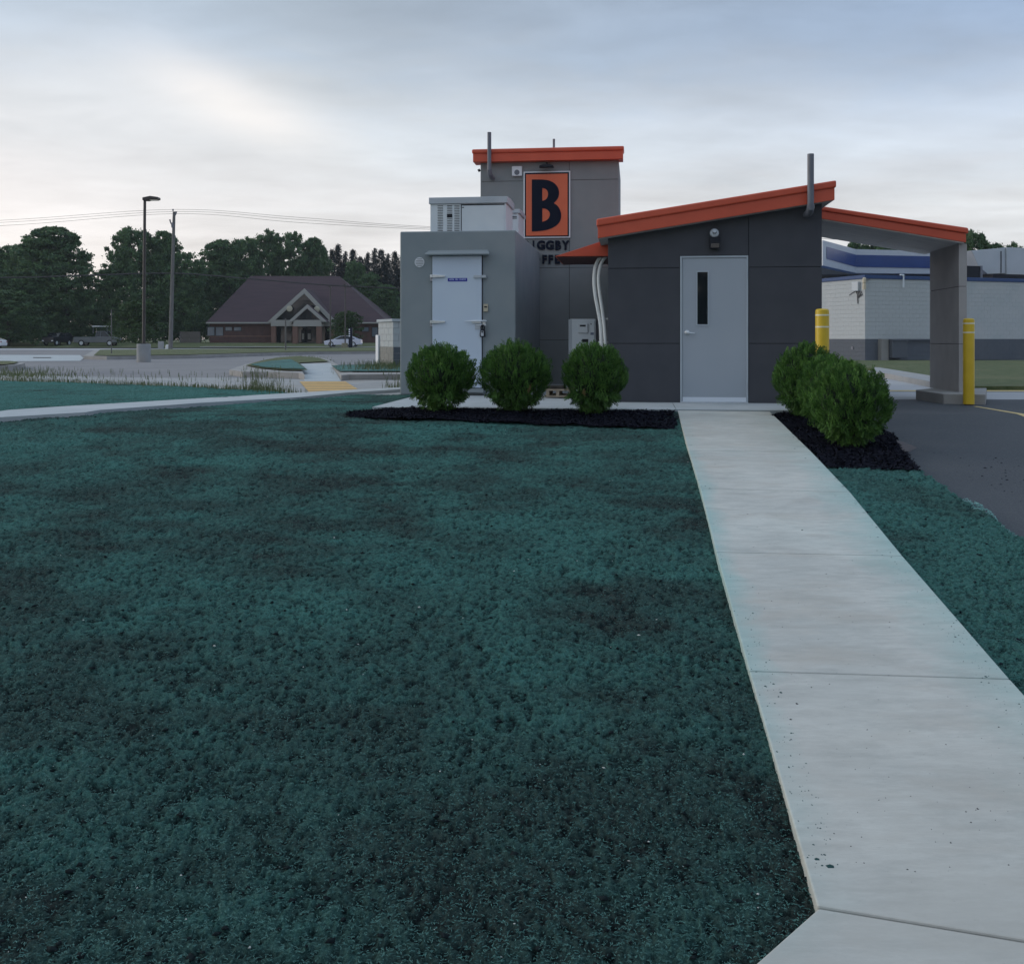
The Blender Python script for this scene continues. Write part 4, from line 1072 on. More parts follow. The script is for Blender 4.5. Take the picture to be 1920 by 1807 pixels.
# ------------------------------------------------------------------ condensing units on the cooler
def cond_unit(label, a, b, y0_, y1_, ylid, v, depth, slots):
    z0 = ct + .002
    ua, ub = kx.pu(a, v), kx.pu(b, v)
    zt_ = kx.pl(a, y0_, v)[1]; zl = kx.pl(a, ylid, v)[1]
    T = Thing('condensing_unit', label, 'condensing unit', ((ua + ub) / 2, v + depth / 2, z0), KF, 'condensing units on the cooler roof')
    bd = MB().box(ua, ub, v, v + depth, z0, zl).part('cabinet', M['unit_white'], T, bevel=0.006)
    MB().prism_u([(v - .03, zl), (v + depth + .03, zl), (v + depth + .03, zt_ - .015), (v + depth / 2, zt_ + .01), (v - .03, zt_ - .015)], ua - .02, ub + .03).part('lid', M['unit_lid'], T, bevel=0.006)
    return T, ua, ub, z0, zl
T, ua, ub, z0, zl = cond_unit('long low condensing unit with louvred front, nearer one on the cooler roof', 806.8, 948.5, 369.5, 432, 383, 1.80, 0.95, True)
def cz(x): return kx.pu(740 + x / 3.84, 1.8)
for xa, xb in ((309, 348), (377, 415), (430, 467)):
    for k in range(16):
        zz = z0 + .028 + (zl - z0 - .05) * k / 15.5
        MB().box(cz(xa), cz(xb), 1.796, 1.8, zz, zz + .009).part('louvre_slot', M['joint'], T)
MB().box(cz(477), cz(482), 1.795, 1.8, z0 + .01, zl - .01).part('panel_seam', M['joint'], T)
MB().box(cz(484), cz(788), 1.792, 1.8, z0 + .015, zl - .035).part('access_panel', M['unit_white'], T, bevel=0.003)
MB().box(cz(482), cz(790), 1.7965, 1.8, zl - .033, zl - .012).part('panel_seam', M['joint'], T)
MB().box(cz(377), cz(415), 1.790, 1.796, z0 + .26, z0 + .31).part('badge', M['black'], T)
MB().box(cz(486), cz(500), 1.790, 1.7918, zl - .075, zl - .06).part('maker_label', M['joint'], T)
MB().box(cz(804), cz(826), 1.80, 1.84, z0 + .0, z0 + .03)
T2, ua, ub, z0, zl = cond_unit('smaller condensing unit behind the long louvred one, beside the sign', 905, 972, 392, 440, 401, 3.35, 0.95, False)
for k in range(2):
    MB().box(kx.pu(958, 3.35), kx.pu(969, 3.35), 3.345, 3.351, zl - .07 - .03 * k, zl - .055 - .03 * k).part('louvre_slot', M['joint'], T2)

# ------------------------------------------------------------------ mini-split outdoor unit with pallet underneath
SV = 2.2
sa, sb_ = kx.pu(1067.5, SV), kx.pu(1118, SV)
szt = kx.pl(1090, 598, SV)[1]; szb = szt - .80
ms = Thing('air_conditioner', 'white outdoor air conditioner unit between the cooler and the charcoal wall', 'air conditioner', ((sa + sb_) / 2, SV + .3, 0.012), KF)
MB().box(sa, sb_, SV, SV + .75, szb, szt).part('housing', M['unit_white'], ms, bevel=0.025)
def c2(x, y, v=SV): return kx.pl(740 + x / 3.84, 440 + y / 3.84, v)
def plate(name, xa, ya, xb, yb, d0, d1, m, parent=None, bev=0.003):
    A = c2(xa, ya); B = c2(xb, yb)
    return MB().box(A[0], B[0], SV - d1, SV - d0, B[1], A[1]).part(name, m, ms, parent=parent, bevel=bev)
sp_ = plate('service_panel', 1278, 622, 1440, 880, -.003, .012, M['unit_white'], bev=.008)
hp = plate('valve_cover', 1318, 640, 1392, 708, .010, .045, M['unit_white'], bev=.01)
plate('handle_slot', 1334, 650, 1376, 662, .040, .048, M['joint'], parent=hp, bev=0)
plate('valve_opening', 1350, 752, 1394, 775, .010, .016, M['joint'], parent=sp_, bev=0)
plate('rating_label', 1410, 704, 1434, 722, .012, .014, mat('grey_label', (0.15, 0.18, 0.26), rough=.6), parent=sp_, bev=0)
plate('screw_cap', 1410, 640, 1418, 648, .012, .015, M['black'], parent=sp_, bev=0)
plate('corner_strip', 1252, 610, 1274, 880, 0, .008, M['unit_lid'], bev=.004)
for uu in (sa + .03, sb_ - .08):
    MB().box(uu, uu + .05, SV + .02, SV + .7, 0.012, szb).part('stand_leg', M['pipe'], ms)
pl0, pl1 = kx.pu(1022, 1.0), kx.pu(1066, 1.0)
pt = Thing('wood_pallet', 'weathered wooden pallet scraps between the second and third shrubs', 'pallet', ((pl0 + pl1) / 2, 1.2, 0.012), KF)
for k, zz in enumerate((0.03, 0.13)):
    for j in range(4):
        MB().box(pl0, pl1 + .1, .85 + j * .22, .85 + j * .22 + .11, zz, zz + .022).part('deck_board', M['wood'], pt, bevel=.003)
for uu in (pl0 + .03, (pl0 + pl1) / 2, pl1 + .02):
    MB().box(uu, uu + .05, .86, 1.6, .052, .128).part('stringer', M['wood'], pt, bevel=.003)
cvp = MB().box(pl0 + .02, pl0 + .3, 1.0, 1.5, .152, .19).part('loose_board', M['bark'], pt, bevel=.004)

# ------------------------------------------------------------------ bollards
def bollard(px, pytop, D, dia, label, stripes):
    x = (px - CXP) / F * D; zb = float(zt(D)) - .05; ztop = EYE - (pytop - HY) / F * D
    T = Thing('bollard', label, 'bollard', (x, D, zb), WF, 'yellow bollards guarding the drive lane')
    r = dia / 2
    MB().lathe([(r, zb + .02), (r, ztop - .05), (r * .97, ztop - .02), (r * .82, ztop - .006), (r * .5, ztop)], x, D, 28).part('sleeve', M['yellow'], T, smooth=True)
    MB().lathe([(r * .8, zb - .05), (r * .8, zb + .03)], x, D, 20).part('post', mat('rusty_base', (0.10, 0.03, 0.025), rough=.8), T)
    for yy in stripes:
        zz = EYE - (yy - HY) / F * D
        MB().lathe([(r + .0015, zz - .010), (r + .0015, zz + .010)], x, D, 28).part('reflective_band', mat('band', (0.75, 0.72, 0.55), rough=.4), T, smooth=True)
bollard(1541.7, 579, 13.75, .182, 'yellow bollard standing between the kiosk corner and the right shrubs', (591, 613))
bollard(1816.3, 597, 15.55, .166, 'yellow bollard in front of the canopy pillar', (606.5, 623.5))

# ------------------------------------------------------------------ shrubs and mulch beds
def shrub_mesh(seed, n=1500, per=44, rx=0.435, rz=0.44):
    """fans of tiny scale-leaf blades: every branch tip is a flat upright plume"""
    r = np.random.default_rng(seed)
    d = r.normal(size=(n, 3)); d /= np.linalg.norm(d, axis=1)[:, None]
    rad = 1.0 + r.normal(-.03, 0.045, n); deep = r.random(n) < 0.30; rad[deep] = r.uniform(0.55, 0.92, deep.sum())
    az = np.arctan2(d[:, 1], d[:, 0])
    lump = 0.90 + 0.14 * vn(az * 2.2 + 10, d[:, 2] * 3 + 10, seed) + 0.10 * vn(az * 6 + 10, d[:, 2] * 6 + 10, seed + 1)
    foot = np.where(d[:, 2] < -0.2, 1 - 0.30 * ((-d[:, 2] - 0.2) / 0.8) ** 1.3, 1)
    P = d * (rad * lump)[:, None] * np.array([rx, rx, rz]); P[:, :2] *= foot[:, None]; P[:, 2] += rz + .03
    ax = d * 0.55 + np.array([0, 0, 1.0]) + r.normal(0, .22, (n, 3)); ax[:, 2] += np.where(d[:, 2] < -.45, -1.3, 0)
    ax /= np.linalg.norm(ax, axis=1)[:, None]
    sd_ = np.cross(ax, r.normal(size=(n, 3)) * .7 + d); sd_ /= np.linalg.norm(sd_, axis=1)[:, None]
    nm = np.cross(ax, sd_)
    size = r.uniform(.7, 1.25, n) * (1 + .35 * (r.random(n) < .08))
    A, Sd, Nm, Sz = (np.repeat(x, per, 0) for x in (ax, sd_, nm, size))
    m_ = n * per
    t = np.tile(np.linspace(0, 1, per), n) + r.uniform(-.02, .02, m_)
    sg = np.tile(np.where(np.arange(per) % 2 == 0, 1, -1), n)
    reach = .048 * (1 - .75 * t) * Sz * r.uniform(.4, 1.0, m_)
    B = np.repeat(P, per, 0) - A * (.04 * Sz)[:, None] + A * (t * .105 * Sz)[:, None] + Sd * (sg * reach * .55)[:, None] + Nm * r.normal(0, .006, m_)[:, None]
    D_ = A + Sd * (sg * .75 * (1 - .6 * t))[:, None] + r.normal(0, .15, (m_, 3)); D_ /= np.linalg.norm(D_, axis=1)[:, None]
    L = r.uniform(.014, .030, m_); w = L * r.uniform(.16, .26, m_)
    pr = np.cross(D_, Nm); pr /= np.linalg.norm(pr, axis=1)[:, None]
    E = B + D_ * L[:, None]; Mi = (B + E) / 2
    V = np.stack([B, Mi + pr * w[:, None], E, Mi - pr * w[:, None]], 1).reshape(-1, 3)
    q = (np.arange(m_) * 4)[:, None] + np.arange(4)[None]
    return np_mesh('shrub_foliage', V, q, M['shrub'])
shrub_meshes = [shrub_mesh(100 + i) for i in range(3)]
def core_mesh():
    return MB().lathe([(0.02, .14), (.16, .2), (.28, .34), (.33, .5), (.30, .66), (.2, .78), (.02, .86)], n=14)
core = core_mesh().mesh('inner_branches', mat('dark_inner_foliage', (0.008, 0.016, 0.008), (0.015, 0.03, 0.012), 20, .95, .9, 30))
tr = MB()
for k in range(7):
    a = k * .9; tr.tube([(0.02 * math.cos(a), .02 * math.sin(a), -.06), (.05 * math.cos(a), .05 * math.sin(a), .12), (.2 * math.cos(a), .2 * math.sin(a), .45)], [.016, .013, .006], 6)
stem_me = tr.mesh('stems', M['bark'])
def shrub(px, D, label, sc, rot, mi, dz=0.0, dead=None):
    x = (px - CXP) / F * D
    e = tag(bpy.data.objects.new('round_shrub', None), label, 'shrub', 'clipped globe shrubs around the kiosk')
    COL.objects.link(e); e.location = (x, D, float(zt(D)) + dz); e.scale = sc; e.rotation_euler = (0, 0, rot)
    link_mesh('foliage', shrub_meshes[mi], e); link_mesh('inner_branches', core, e); link_mesh('stems', stem_me, e)
    if dead:
        r_ = random.Random(px)
        mb = MB()
        for k in range(22):
            a, z = dead[0] + r_.uniform(-.05, .05), dead[1] + r_.uniform(-.05, .05)
            rr = .47 * math.sqrt(max(.05, 1 - ((z - .48) / .5) ** 2))
            p = Vector((rr * math.cos(a), rr * math.sin(a), z)); q = p + Vector((r_.uniform(-.02, .02), r_.uniform(-.05, -.0), r_.uniform(-.03, .04)))
            mb.tube([p, q], [.004, .001], 4)
        mb2 = mb.mesh('dead_sprays', M['shrub_dead']); o = link_mesh('dead_sprays', mb2, e); o.rotation_euler = (0, 0, -rot); o['label'] = 'small tuft of dried brown sprays'
shrub(826, 13.55, 'leftmost round green shrub, in front of the white cooler door', (.98, .98, .90), 0.3, 0)
shrub(966.5, 13.5, 'middle one of the left three round shrubs, with a dry brown tuft', (1.0, 1.0, .95), 2.1, 1, dead=(-1.15, .33))
shrub(1114.5, 13.4, 'narrower round shrub in front of the conduits and white unit', (.91, .91, .94), 4.0, 2, dead=(-2.0, .3))
shrub(1513, 13.05, 'farthest of the three right shrubs, against the charcoal wall', (.90, .90, .95), 1.0, 1)
shrub(1561, 12.05, 'middle of the three right shrubs, half hidden by the nearest', (.86, .86, .90), 3.1, 2)
shrub(1593, 11.0, 'nearest round shrub, at the front of the right mulch bed', (.93, .93, .90), 5.3, 0)

def mulch_bed(name, poly, label, n):
    xs = [p[0] for p in poly]; ys = [p[1] for p in poly]
    gx = np.arange(min(xs) - .1, max(xs) + .1, .02); gy = np.arange(min(ys) - .1, max(ys) + .1, .02)
    X, Y = np.meshgrid(gx, gy)
    wob = (fbm(X * 6, Y * 6, 3, 13) - .5) * .14
    ok = inside((X + wob).ravel(), (Y + wob).ravel(), poly)
    Z = zt(Y) - .045 + fbm(X * 3, Y * 3, 3, 3) * .06 + vn(X * 24, Y * 24, 9) * .022
    k, w = X.shape; idx = np.arange(k * w).reshape(k, w)
    q = np.stack([idx[:-1, :-1], idx[:-1, 1:], idx[1:, 1:], idx[1:, :-1]], -1).reshape(-1, 4)
    q = q[ok[q].all(1)]; used = np.unique(q); rm = np.full(k * w, -1, np.int64); rm[used] = np.arange(len(used))
    V = np.stack([X, Y, Z], -1).reshape(-1, 3)[used]
    # chips on top
    pick = V[rng.integers(0, len(V), n)] + np.stack([rng.uniform(-.01, .01, n), rng.uniform(-.01, .01, n), rng.uniform(0.0, .014, n)], -1)
    a = rng.uniform(0, 6.28, n); t = rng.uniform(-.7, .7, n); L = rng.uniform(.010, .035, n); w_ = rng.uniform(.003, .008, n)
    dx = np.stack([np.cos(a) * np.cos(t), np.sin(a) * np.cos(t), np.sin(t)], -1) * L[:, None]
    dy = np.stack([-np.sin(a), np.cos(a), rng.uniform(-.5, .5, n)], -1) * w_[:, None]
    C = np.stack([pick - dx - dy, pick + dx - dy, pick + dx + dy, pick - dx + dy], 1).reshape(-1, 3)
    qc = (np.arange(n) * 4)[:, None] + np.arange(4)[None] + len(V)
    me = np_mesh(name, np.concatenate([V, C]), np.concatenate([rm[q], qc]), M['mulch'])
    return tag(link_mesh(name, me), label, None, None, 'stuff')
mulch_bed('left_mulch', gp((652, 772), (690, 766), (800, 766.5), (1000, 768.5), (1150, 770), (1263, 772), (1272, 801), (1150, 798), (1000, 792.5), (860, 787.5), (760, 783.5), (656, 779)), 'long black mulch bed under the left three shrubs', 9000)
mulch_bed('right_mulch', gp((1448, 776), (1480, 772), (1560, 774), (1640, 790), (1672, 812), (1700, 848), (1728, 885), (1640, 879), (1556, 876), (1500, 826)), 'black mulch bed under the right three shrubs', 9000)

# ------------------------------------------------------------------ weeds along the gutter
def weeds(name, pts, n, hgt, label, w=.006, spread=.35):
    V = []; q = []
    P = [Vector(p) for p in pts]
    seg = [(P[i], P[i + 1]) for i in range(len(P) - 1)]; ln = [(b - a).length for a, b in seg]
    ch = rng.choice(len(seg), n, p=np.array(ln) / sum(ln))
    for i in range(n):
        a, b = seg[ch[i]]; p = a.lerp(b, rng.random()); p = p + Vector((rng.normal(0, spread), rng.normal(0, spread)))
        z = float(zt(p.y)) - .06
        h = hgt * rng.uniform(.25, 1.0) * (1.0 if rng.random() < .25 else .5)
        an = rng.uniform(0, 6.28); dx, dy = math.cos(an), math.sin(an); lean = rng.uniform(0, .45) * h; la = rng.uniform(0, 6.28)
        k = len(V); ww = w * rng.uniform(.6, 1.4)
        lx, ly = math.cos(la) * lean, math.sin(la) * lean
        for t, wf in ((0, 1), (.5, .8), (1, .15)):
            cxp, cyp = p.x + lx * t * t, p.y + ly * t * t
            V.append((cxp - dx * ww * wf, cyp - dy * ww * wf, z + h * t)); V.append((cxp + dx * ww * wf, cyp + dy * ww * wf, z + h * t))
        q += [(k, k + 1, k + 3, k + 2), (k + 2, k + 3, k + 5, k + 4)]
        if h > hgt * .55:                                   # seed head
            k = len(V); hx, hy, hz = p.x + lx, p.y + ly, z + h
            V += [(hx - .005, hy, hz - .05), (hx + .005, hy, hz - .05), (hx + .003, hy, hz + .04), (hx - .003, hy, hz + .04)]; q.append((k, k + 1, k + 2, k + 3))
    return tag(link_mesh(name, np_mesh(name, np.array(V), np.array(q), M['weed'])), label, None, None, 'stuff')
weeds('tall_weeds', gp((-250, 708), (0, 712), (120, 714), (250, 719), (400, 727), (540, 735.5)), 1300, .36, 'tall thin weeds along the edge of the back lawn', w=.0035, spread=.22)
weeds('edge_grass', gp((-250, 709.5), (0, 713.5), (250, 720.5), (400, 728), (555, 737)), 6000, .11, 'low green grass fringe behind the teal strip', w=.008, spread=.16)
weeds('verge_weeds', gp((0, 697), (60, 703), (-100, 700), (80, 708)), 1600, .24, 'rough pale weeds at the far left of the gutter', w=.008, spread=.8)
weeds('tall_weed_clump', gp((470, 729), (500, 732), (520, 734)), 300, .5, 'dense clump of tall weeds near the crosswalk', spread=.16)
weeds('wall_weeds', gp((690, 696), (748, 697), (690, 700), (748, 702), (700, 692), (748, 693)), 4200, .36, 'green weeds at the foot of the cream block wall', w=.009, spread=.5)
weeds('kerb_weeds', gp((735, 727), (748, 727)), 120, .4, 'small dry weeds beside the cooler corner', spread=.12)
weeds('island_weeds', gp((530, 673), (560, 672), (600, 675)), 700, .22, 'shaggy weeds along the top of the rounded island', w=.012, spread=.35)
sprout = weeds('lawn_sprout', gp((683, 1383), (685, 1386)), 7, .12, 'lone dark sprout standing in the teal lawn', w=.0014, spread=.010)
sprout.data.materials[0] = M['joint']

# ------------------------------------------------------------------ block enclosure wall behind the cooler, left
EF = Frame((737 - CXP) / F * 33, 33.0, R(28))
ew = Thing('block_enclosure', 'cream and taupe block enclosure wall just left of the cooler', 'wall', (0, 0, float(zt(33)) - .02), EF)
ez0 = float(zt(33)) - .1; ez1 = EYE - (598 - HY) / F * 33
esp = EYE - (651 - HY) / F * 33
EL = 1.35
MB().box(.02, 2.2, .02, EL, ez0, ez1 - .07).part('wall_core', M['mortar'], ew)
course = (ez1 - .09 - ez0) / 8
bw = .397
for side in (0, 1):
    for k in range(8):
        za = ez0 + k * course + .005; zb = ez0 + (k + 1) * course - .005
        pos = -(.2 if k % 2 else 0.0)
        lim = EL if side == 0 else 2.2
        while pos < lim:
            a, b = max(pos + .005, .0), min(pos + bw - .005, lim)
            if b - a > .05:
                m_ = M['block_light'] if zb > esp else (M['block_taupe'] if side == 0 else M['block_dark'])
                mb = MB()
                if side == 0: mb.box(0, .024, a, b, za, zb)
                else: mb.box(a, b, 0, .0235, za, zb) if a > .03 else mb.box(.026, b, 0, .0235, za, zb)
                mb.part('block', m_, ew)
            pos += .4
MB().box(-.05, 2.25, -.05, EL + .05, ez1 - .09, ez1).part('coping', M['concrete_light'], ew, bevel=.01)
MB().box(-.06, -.004, EL - .12, EL + .12, ez0, EYE - (628 - HY) / F * 33).part('gate_post', M['white'], ew, bevel=.01)

# ------------------------------------------------------------------ white block building, right
bx = BF
bz0 = float(zt(48)) - .02; wz = lambda py: EYE - (py - HY) / F * 48
btop = wz(522.5); bcop = wz(515.5); bdark = wz(637)
bb = Thing('block_building', 'long white painted block building with blue coping and grey base', 'building', (0, 0, bz0), BF)
BL, BW = 14.0, 26.0
MB().box(.02, BW, .02, BL, bdark, btop).part('upper_wall', M['mortar'], bb)
MB().box(.02, BW, .02, BL, bz0 - .1, bdark - .002).part('lower_wall', M['mortar_dark'], bb)
MB().box(-.06, BW + .06, -.06, BL + .06, btop, bcop).part('coping', M['trim_blue'], bb, bevel=.02)
rows_ = int(round((btop - bz0) / .2)); ch_ = (btop - bz0) / rows_
cells = []
for side in (0, 1):
    lim = 6.2 if side == 0 else 11.0
    for k in range(rows_):
        za, zb = bz0 + k * ch_ + .0035, bz0 + (k + 1) * ch_ - .0035
        pos = -.2 if k % 2 else 0.0
        while pos < lim:
            a, b = max(pos + .002, .0), pos + .398
            cells.append((side, a, b, za, zb)); pos += .4
rngc = random.Random(3); left_cells = [c for c in cells if c[0] == 0]; front_cells = [c for c in cells if c[0] == 1]
left_cells.sort(key=lambda c: c[1]); front_cells.sort(key=lambda c: c[1])
single = set(left_cells[:120] + front_cells[:180])
shared = {}
rest = {True: MB(), False: MB()}
for c in cells:
    side, a, b, za, zb = c; light = zb > bdark + .08
    m_ = M['block_light'] if light else M['block_dark']
    if c in single and b - a > .3:
        key = (side, light, round(b - a, 3))
        if key not in shared:
            mb = MB(); w_ = b - a
            if side == 0: mb.box(0, .0205, 0, w_, 0, ch_ - .008)
            else: mb.box(0, w_, 0, .020, 0, ch_ - .008)
            shared[key] = mb.mesh('block', m_)
        o = link_mesh('block', shared[key], bb.e)
        o.location = ((0, a, za) if side == 0 else (max(a, .021), 0, za))
        o.location.z -= bb.org.z
    else:
        if side == 0: rest[light].box(0, .0205, a, b, za, zb)
        else: rest[light].box(max(a, .021), b, 0, .020, za, zb)
for light, mb in rest.items():
    o = mb.part('blocks', M['block_light'] if light else M['block_dark'], bb); o['kind'] = 'stuff'
# fixtures on its walls
def bl(px, py, v=0): return bx.pl(px, py, v)
def bleft(px):                                      # v on the left face (u = 0)
    k = (px - CXP) / F; return (k * bx.y - bx.x) / (-bx.s - k * bx.c)
va, vb = bleft(1601), bleft(1613)
eb = MB().box(-.14, -.001, min(va, vb), max(va, vb), wz(545), wz(527.5)).part('meter_box', M['hvac'], bb, bevel=.02)
for k in range(4):
    vv = bleft(1606 + k * 3); MB().tube([(-.03, vv, wz(545)), (-.03, vv - .1, wz(552)), (-.04, bleft(1609), wz(558)), (-.03, bleft(1609.5), wz(566 + k))], .02, 5).part('cable', M['wire'], bb)
MB().tube([(-.02, bleft(1603), wz(546)), (-.02, bleft(1597), wz(549)), (-.02, bleft(1593), wz(552))], .015, 5).part('cable', M['wire'], bb)
cyl = MB().lathe([(.085, 0), (.085, .22), (.06, .24), (.06, .30), (.085, .32), (.085, .52), (.05, .56)], n=14)
cyl.v = [(v[0] - .14, v[1] - .12, v[2] + wz(543)) for v in cyl.v]
cyl.part('corner_lamp', M['cream'], bb, smooth=True)
MB().box(-.1, .2, -.13, -.0, wz(524.5), wz(522.8)).part('lamp_bracket', M['pipe'], bb)
gu, gz = bl(1692, 516)
MB().tube([(gu - .35, -.25, gz), (gu, -.10, gz), (gu, -.05, gz)], .035, 6).box(gu - .03, gu + .03, -.10, -.0, gz - .6, gz).part('flood_lamp', M['unit_white'], bb)
a_, z_ = bl(1646, 676); b_, z2 = bl(1659.5, 635.5)
MB().box(a_, b_, -.25, -.001, bz0, z2).part('riser_cabinet', M['block_taupe'], bb)
a_, _ = bl(1661, 676); b_, z2 = bl(1690, 639)
MB().box(a_, b_, -.45, -.001, bz0 + .12, z2).part('transformer_cabinet', M['mortar_dark'], bb, bevel=.02)
MB().box(a_ - .03, b_ + .03, -.5, -.001, z2, z2 + .08).part('cabinet_lid', M['block_dark'], bb)
a_, z2 = bl(1662, 637.5); b_, _ = bl(1746, 637.5)
MB().tube([(a_, -.1, z2), (b_, -.1, z2)], .05, 6).part('wall_pipe', M['mortar_dark'], bb)
ls_ = MB().lathe([(.05, 0), (.05, .01)], n=10, axis='y', c3=(0, 0, 0))
MB().box(-.03, -.001, bleft(1600), bleft(1600) + .14, wz(656), wz(650)).part('wall_tap', M['pipe'], bb)
# rooftop air handler
RYD = 54
hv = Thing('rooftop_air_handler', 'big galvanised air handler with a sloped hood on the flat roof', 'air handler', (bx.pu(1885, 4.0), 4.0, btop + .02), BF)
def hp_(px, py, v=4.0): return bx.pl(px, py, v)
p1 = [hp_(1822, 470), hp_(1885, 464.5), hp_(1885, 513), hp_(1852, 514), hp_(1835, 500)]
MB().prism(p1, 4.0, 6.4).part('intake_hood', M['hvac'], hv, bevel=.02)
A = hp_(1885.3, 464.2); B_ = hp_(2010, 462); zb_ = hp_(1885, 515)[1]
MB().box(A[0], B_[0], 3.9, 6.6, zb_, A[1]).part('casing', M['hvac'], hv, bevel=.02)
MB().box(hp_(1876, 470)[0], hp_(1877.2, 470)[0], 3.97, 4.0, hp_(1876, 512)[1], hp_(1876, 471)[1]).part('access_seam', M['joint'], hv)
MB().box(A[0] - 1.2, B_[0] + .5, 3.7, 6.8, btop + .03, zb_ - .002).part('roof_kerb', M['joint'], hv)
bxr = Thing('roof_exhaust_box', 'dark open exhaust box on the roof beside the pillar', 'exhaust box', (bx.pu(1825, 2.5), 2.5, btop + .02), BF)
A = bx.pl(1800, 498, 2.5); B_ = bx.pl(1838, 498, 2.5)
MB().box(A[0], B_[0], 2.5, 4.2, btop + .02, A[1]).part('casing', M['joint'], bxr)
MB().box(B_[0] + .002, B_[0] + .14, 2.48, 4.22, btop + .02, A[1] + .02).part('side_panel', M['pipe'], bxr)
# blue and white band canopy behind
CB = Thing('banded_canopy', 'white canopy fascia with a broad dark blue stripe behind the block building', 'canopy', (W(1605, 490, 62)[0], 62.0, float(zt(62))), WF)
def cb_band(name, pts_l, pts_c, pts_r, Yl, Yc, Yr, m, th, off=0.0):
    """a band through three stations, each (top px y, bottom px y)"""
    V = []
    for (px, a, b), Y in ((pts_l, Yl), (pts_c, Yc), (pts_r, Yr)):
        p, q = W(px, a, Y), W(px, b, Y)
        V += [p + Vector((0, -off, 0)), q + Vector((0, -off, 0)), p + Vector((0, th, 0)), q + Vector((0, th, 0))]
    mb = MB(); f = []
    for i in (0, 4):
        f += [(i, i + 1, i + 5, i + 4), (i + 2, i + 6, i + 7, i + 3), (i, i + 4, i + 6, i + 2), (i + 1, i + 3, i + 7, i + 5)]
    f += [(0, 2, 3, 1), (8, 9, 11, 10)]
    mb.add(V, f); return mb.part(name, m, CB)
cb_band('fascia_board', (1543, 450.5, 498), (1605, 467.5, 512), (1860, 473, 515), 56.5, 62, 64, M['band_white'], .9)
cb_band('blue_stripe', (1549.5, 463, 485.5), (1605, 478, 500.5), (1860, 483, 505), 57.05, 62, 64, M['band_blue'], .5, .05)
MB().box(*sorted((W(1530, 490, 57)[0], W(1850, 490, 63)[0])), 63.6, 72, W(1600, 512, 62)[2], W(1600, 508, 62)[2] + .3).part('canopy_deck', M['mortar_dark'], CB)
for px in (1556, 1590, 1700):
    p = W(px, 510, 66); MB().box(p.x - .2, p.x + .2, 66, 66.4, float(zt(66)) - .1, p.z).part('column', M['pipe'], CB)
for k in range(4):
    p = W(1546 + k * 13, 505, 60.5 + k); MB().box(p.x - .03, p.x + .05, 60.5 + k, 60.6 + k, bz0 + 3.4, W(1600, 500, 62)[2])

# ------------------------------------------------------------------ red-roofed brick building
RY = 152.0
rb = Thing('red_roofed_building', 'low brick building with a big maroon hipped roof and twin gabled entrance', 'building', (W(556, 640, RY)[0], RY, float(zt(RY))), WF)
rz0 = float(zt(RY)) - .3
def rp(px, py, Y=RY): w = W(px, py, Y); return w.x, w.z
xl, ze = rp(393, 604); xr_, _ = rp(712, 606)
MB().box(xl, xr_, RY, RY + 16, rz0, ze + .1).part('wall', M['brick'], rb)
el_, zl_ = rp(386, 605, RY - .8); er_, _ = rp(728, 605, RY - .8)
rl = W(470, 517.5, RY + 8); rr = W(636, 518, RY + 8)
mb = MB(); mb.add([(el_, RY - .8, zl_), (er_, RY - .8, zl_), (er_, RY + 16.8, zl_), (el_, RY + 16.8, zl_), (rl.x, RY + 8, rl.z), (rr.x, RY + 8, rr.z)],
                  [(0, 1, 5, 4), (1, 2, 5), (2, 3, 4, 5), (3, 0, 4), (3, 2, 1, 0)])
mb.part('roof', M['shingle'], rb)
MB().box(el_, er_, RY - .85, RY - .8, zl_ - .14, zl_ + .08).part('gutter', M['trim'], rb)
def gable(xa, xb, xt, yb, yt, Y0, Y1, wdt, fill):
    A, B, C = rp(xa, yb, Y0), rp(xb, yb, Y0), rp(xt, yt, Y0)
    g = MB(); sl_ = (C[1] - A[1]) / (C[0] - A[0]); dz_ = wdt * math.sqrt(1 + sl_ ** 2); dx_ = dz_ / sl_
    g.prism([A, C, B, (B[0] - dx_, B[1]), (C[0], C[1] - dz_), (A[0] + dx_, A[1])], Y0 - .25, Y0 + .05)
    fr_ = g.part('gable_trim', M['trim'], rb)
    MB().prism([A, B, C], Y0 + .06, Y1).part('gable_roof', M['shingle'], rb)
    i = 0.8; cxm = (A[0] + B[0]) / 2
    sh = lambda P: (C[0] + (P[0] - C[0]) * fill, C[1] - .7 + (P[1] - C[1]) * fill)
    MB().prism([sh(A), sh(B), (C[0], C[1] - .7)], Y0 - .02, Y0 + .05).part('gable_glass', M['glass_dark'], rb)
    return A, B, C
gable(502, 631, 571, 604, 541, RY - 1.6, RY + 6, .55, .86)
gable(540, 613, 576.5, 603.5, 571, RY - 4.0, RY - 1.8, .42, .84)
a_, zt1 = rp(508, 600, RY - 1.8); b_, zt0 = rp(627, 611.5, RY - 1.8)
MB().box(a_, b_, RY - 1.9, RY - .1, zt0, zt1).part('entrance_beam', M['trim'], rb)
a_, zt1 = rp(550, 600, RY - 4); b_, zt0 = rp(603, 612, RY - 4)
MB().box(a_, b_, RY - 4.1, RY - 2.0, zt0, zt1).part('entrance_beam', M['trim'], rb)
for xa, xb, Y in ((508.5, 517, RY - 1.8), (548.5, 558, RY - 4), (593, 602.5, RY - 4), (619, 627, RY - 1.8)):
    a_, z_ = rp(xa, 611, Y); b_, _ = rp(xb, 611, Y)
    MB().box(a_, b_, Y, Y + .7, rz0, z_).part('brick_column', M['brick_light'], rb)
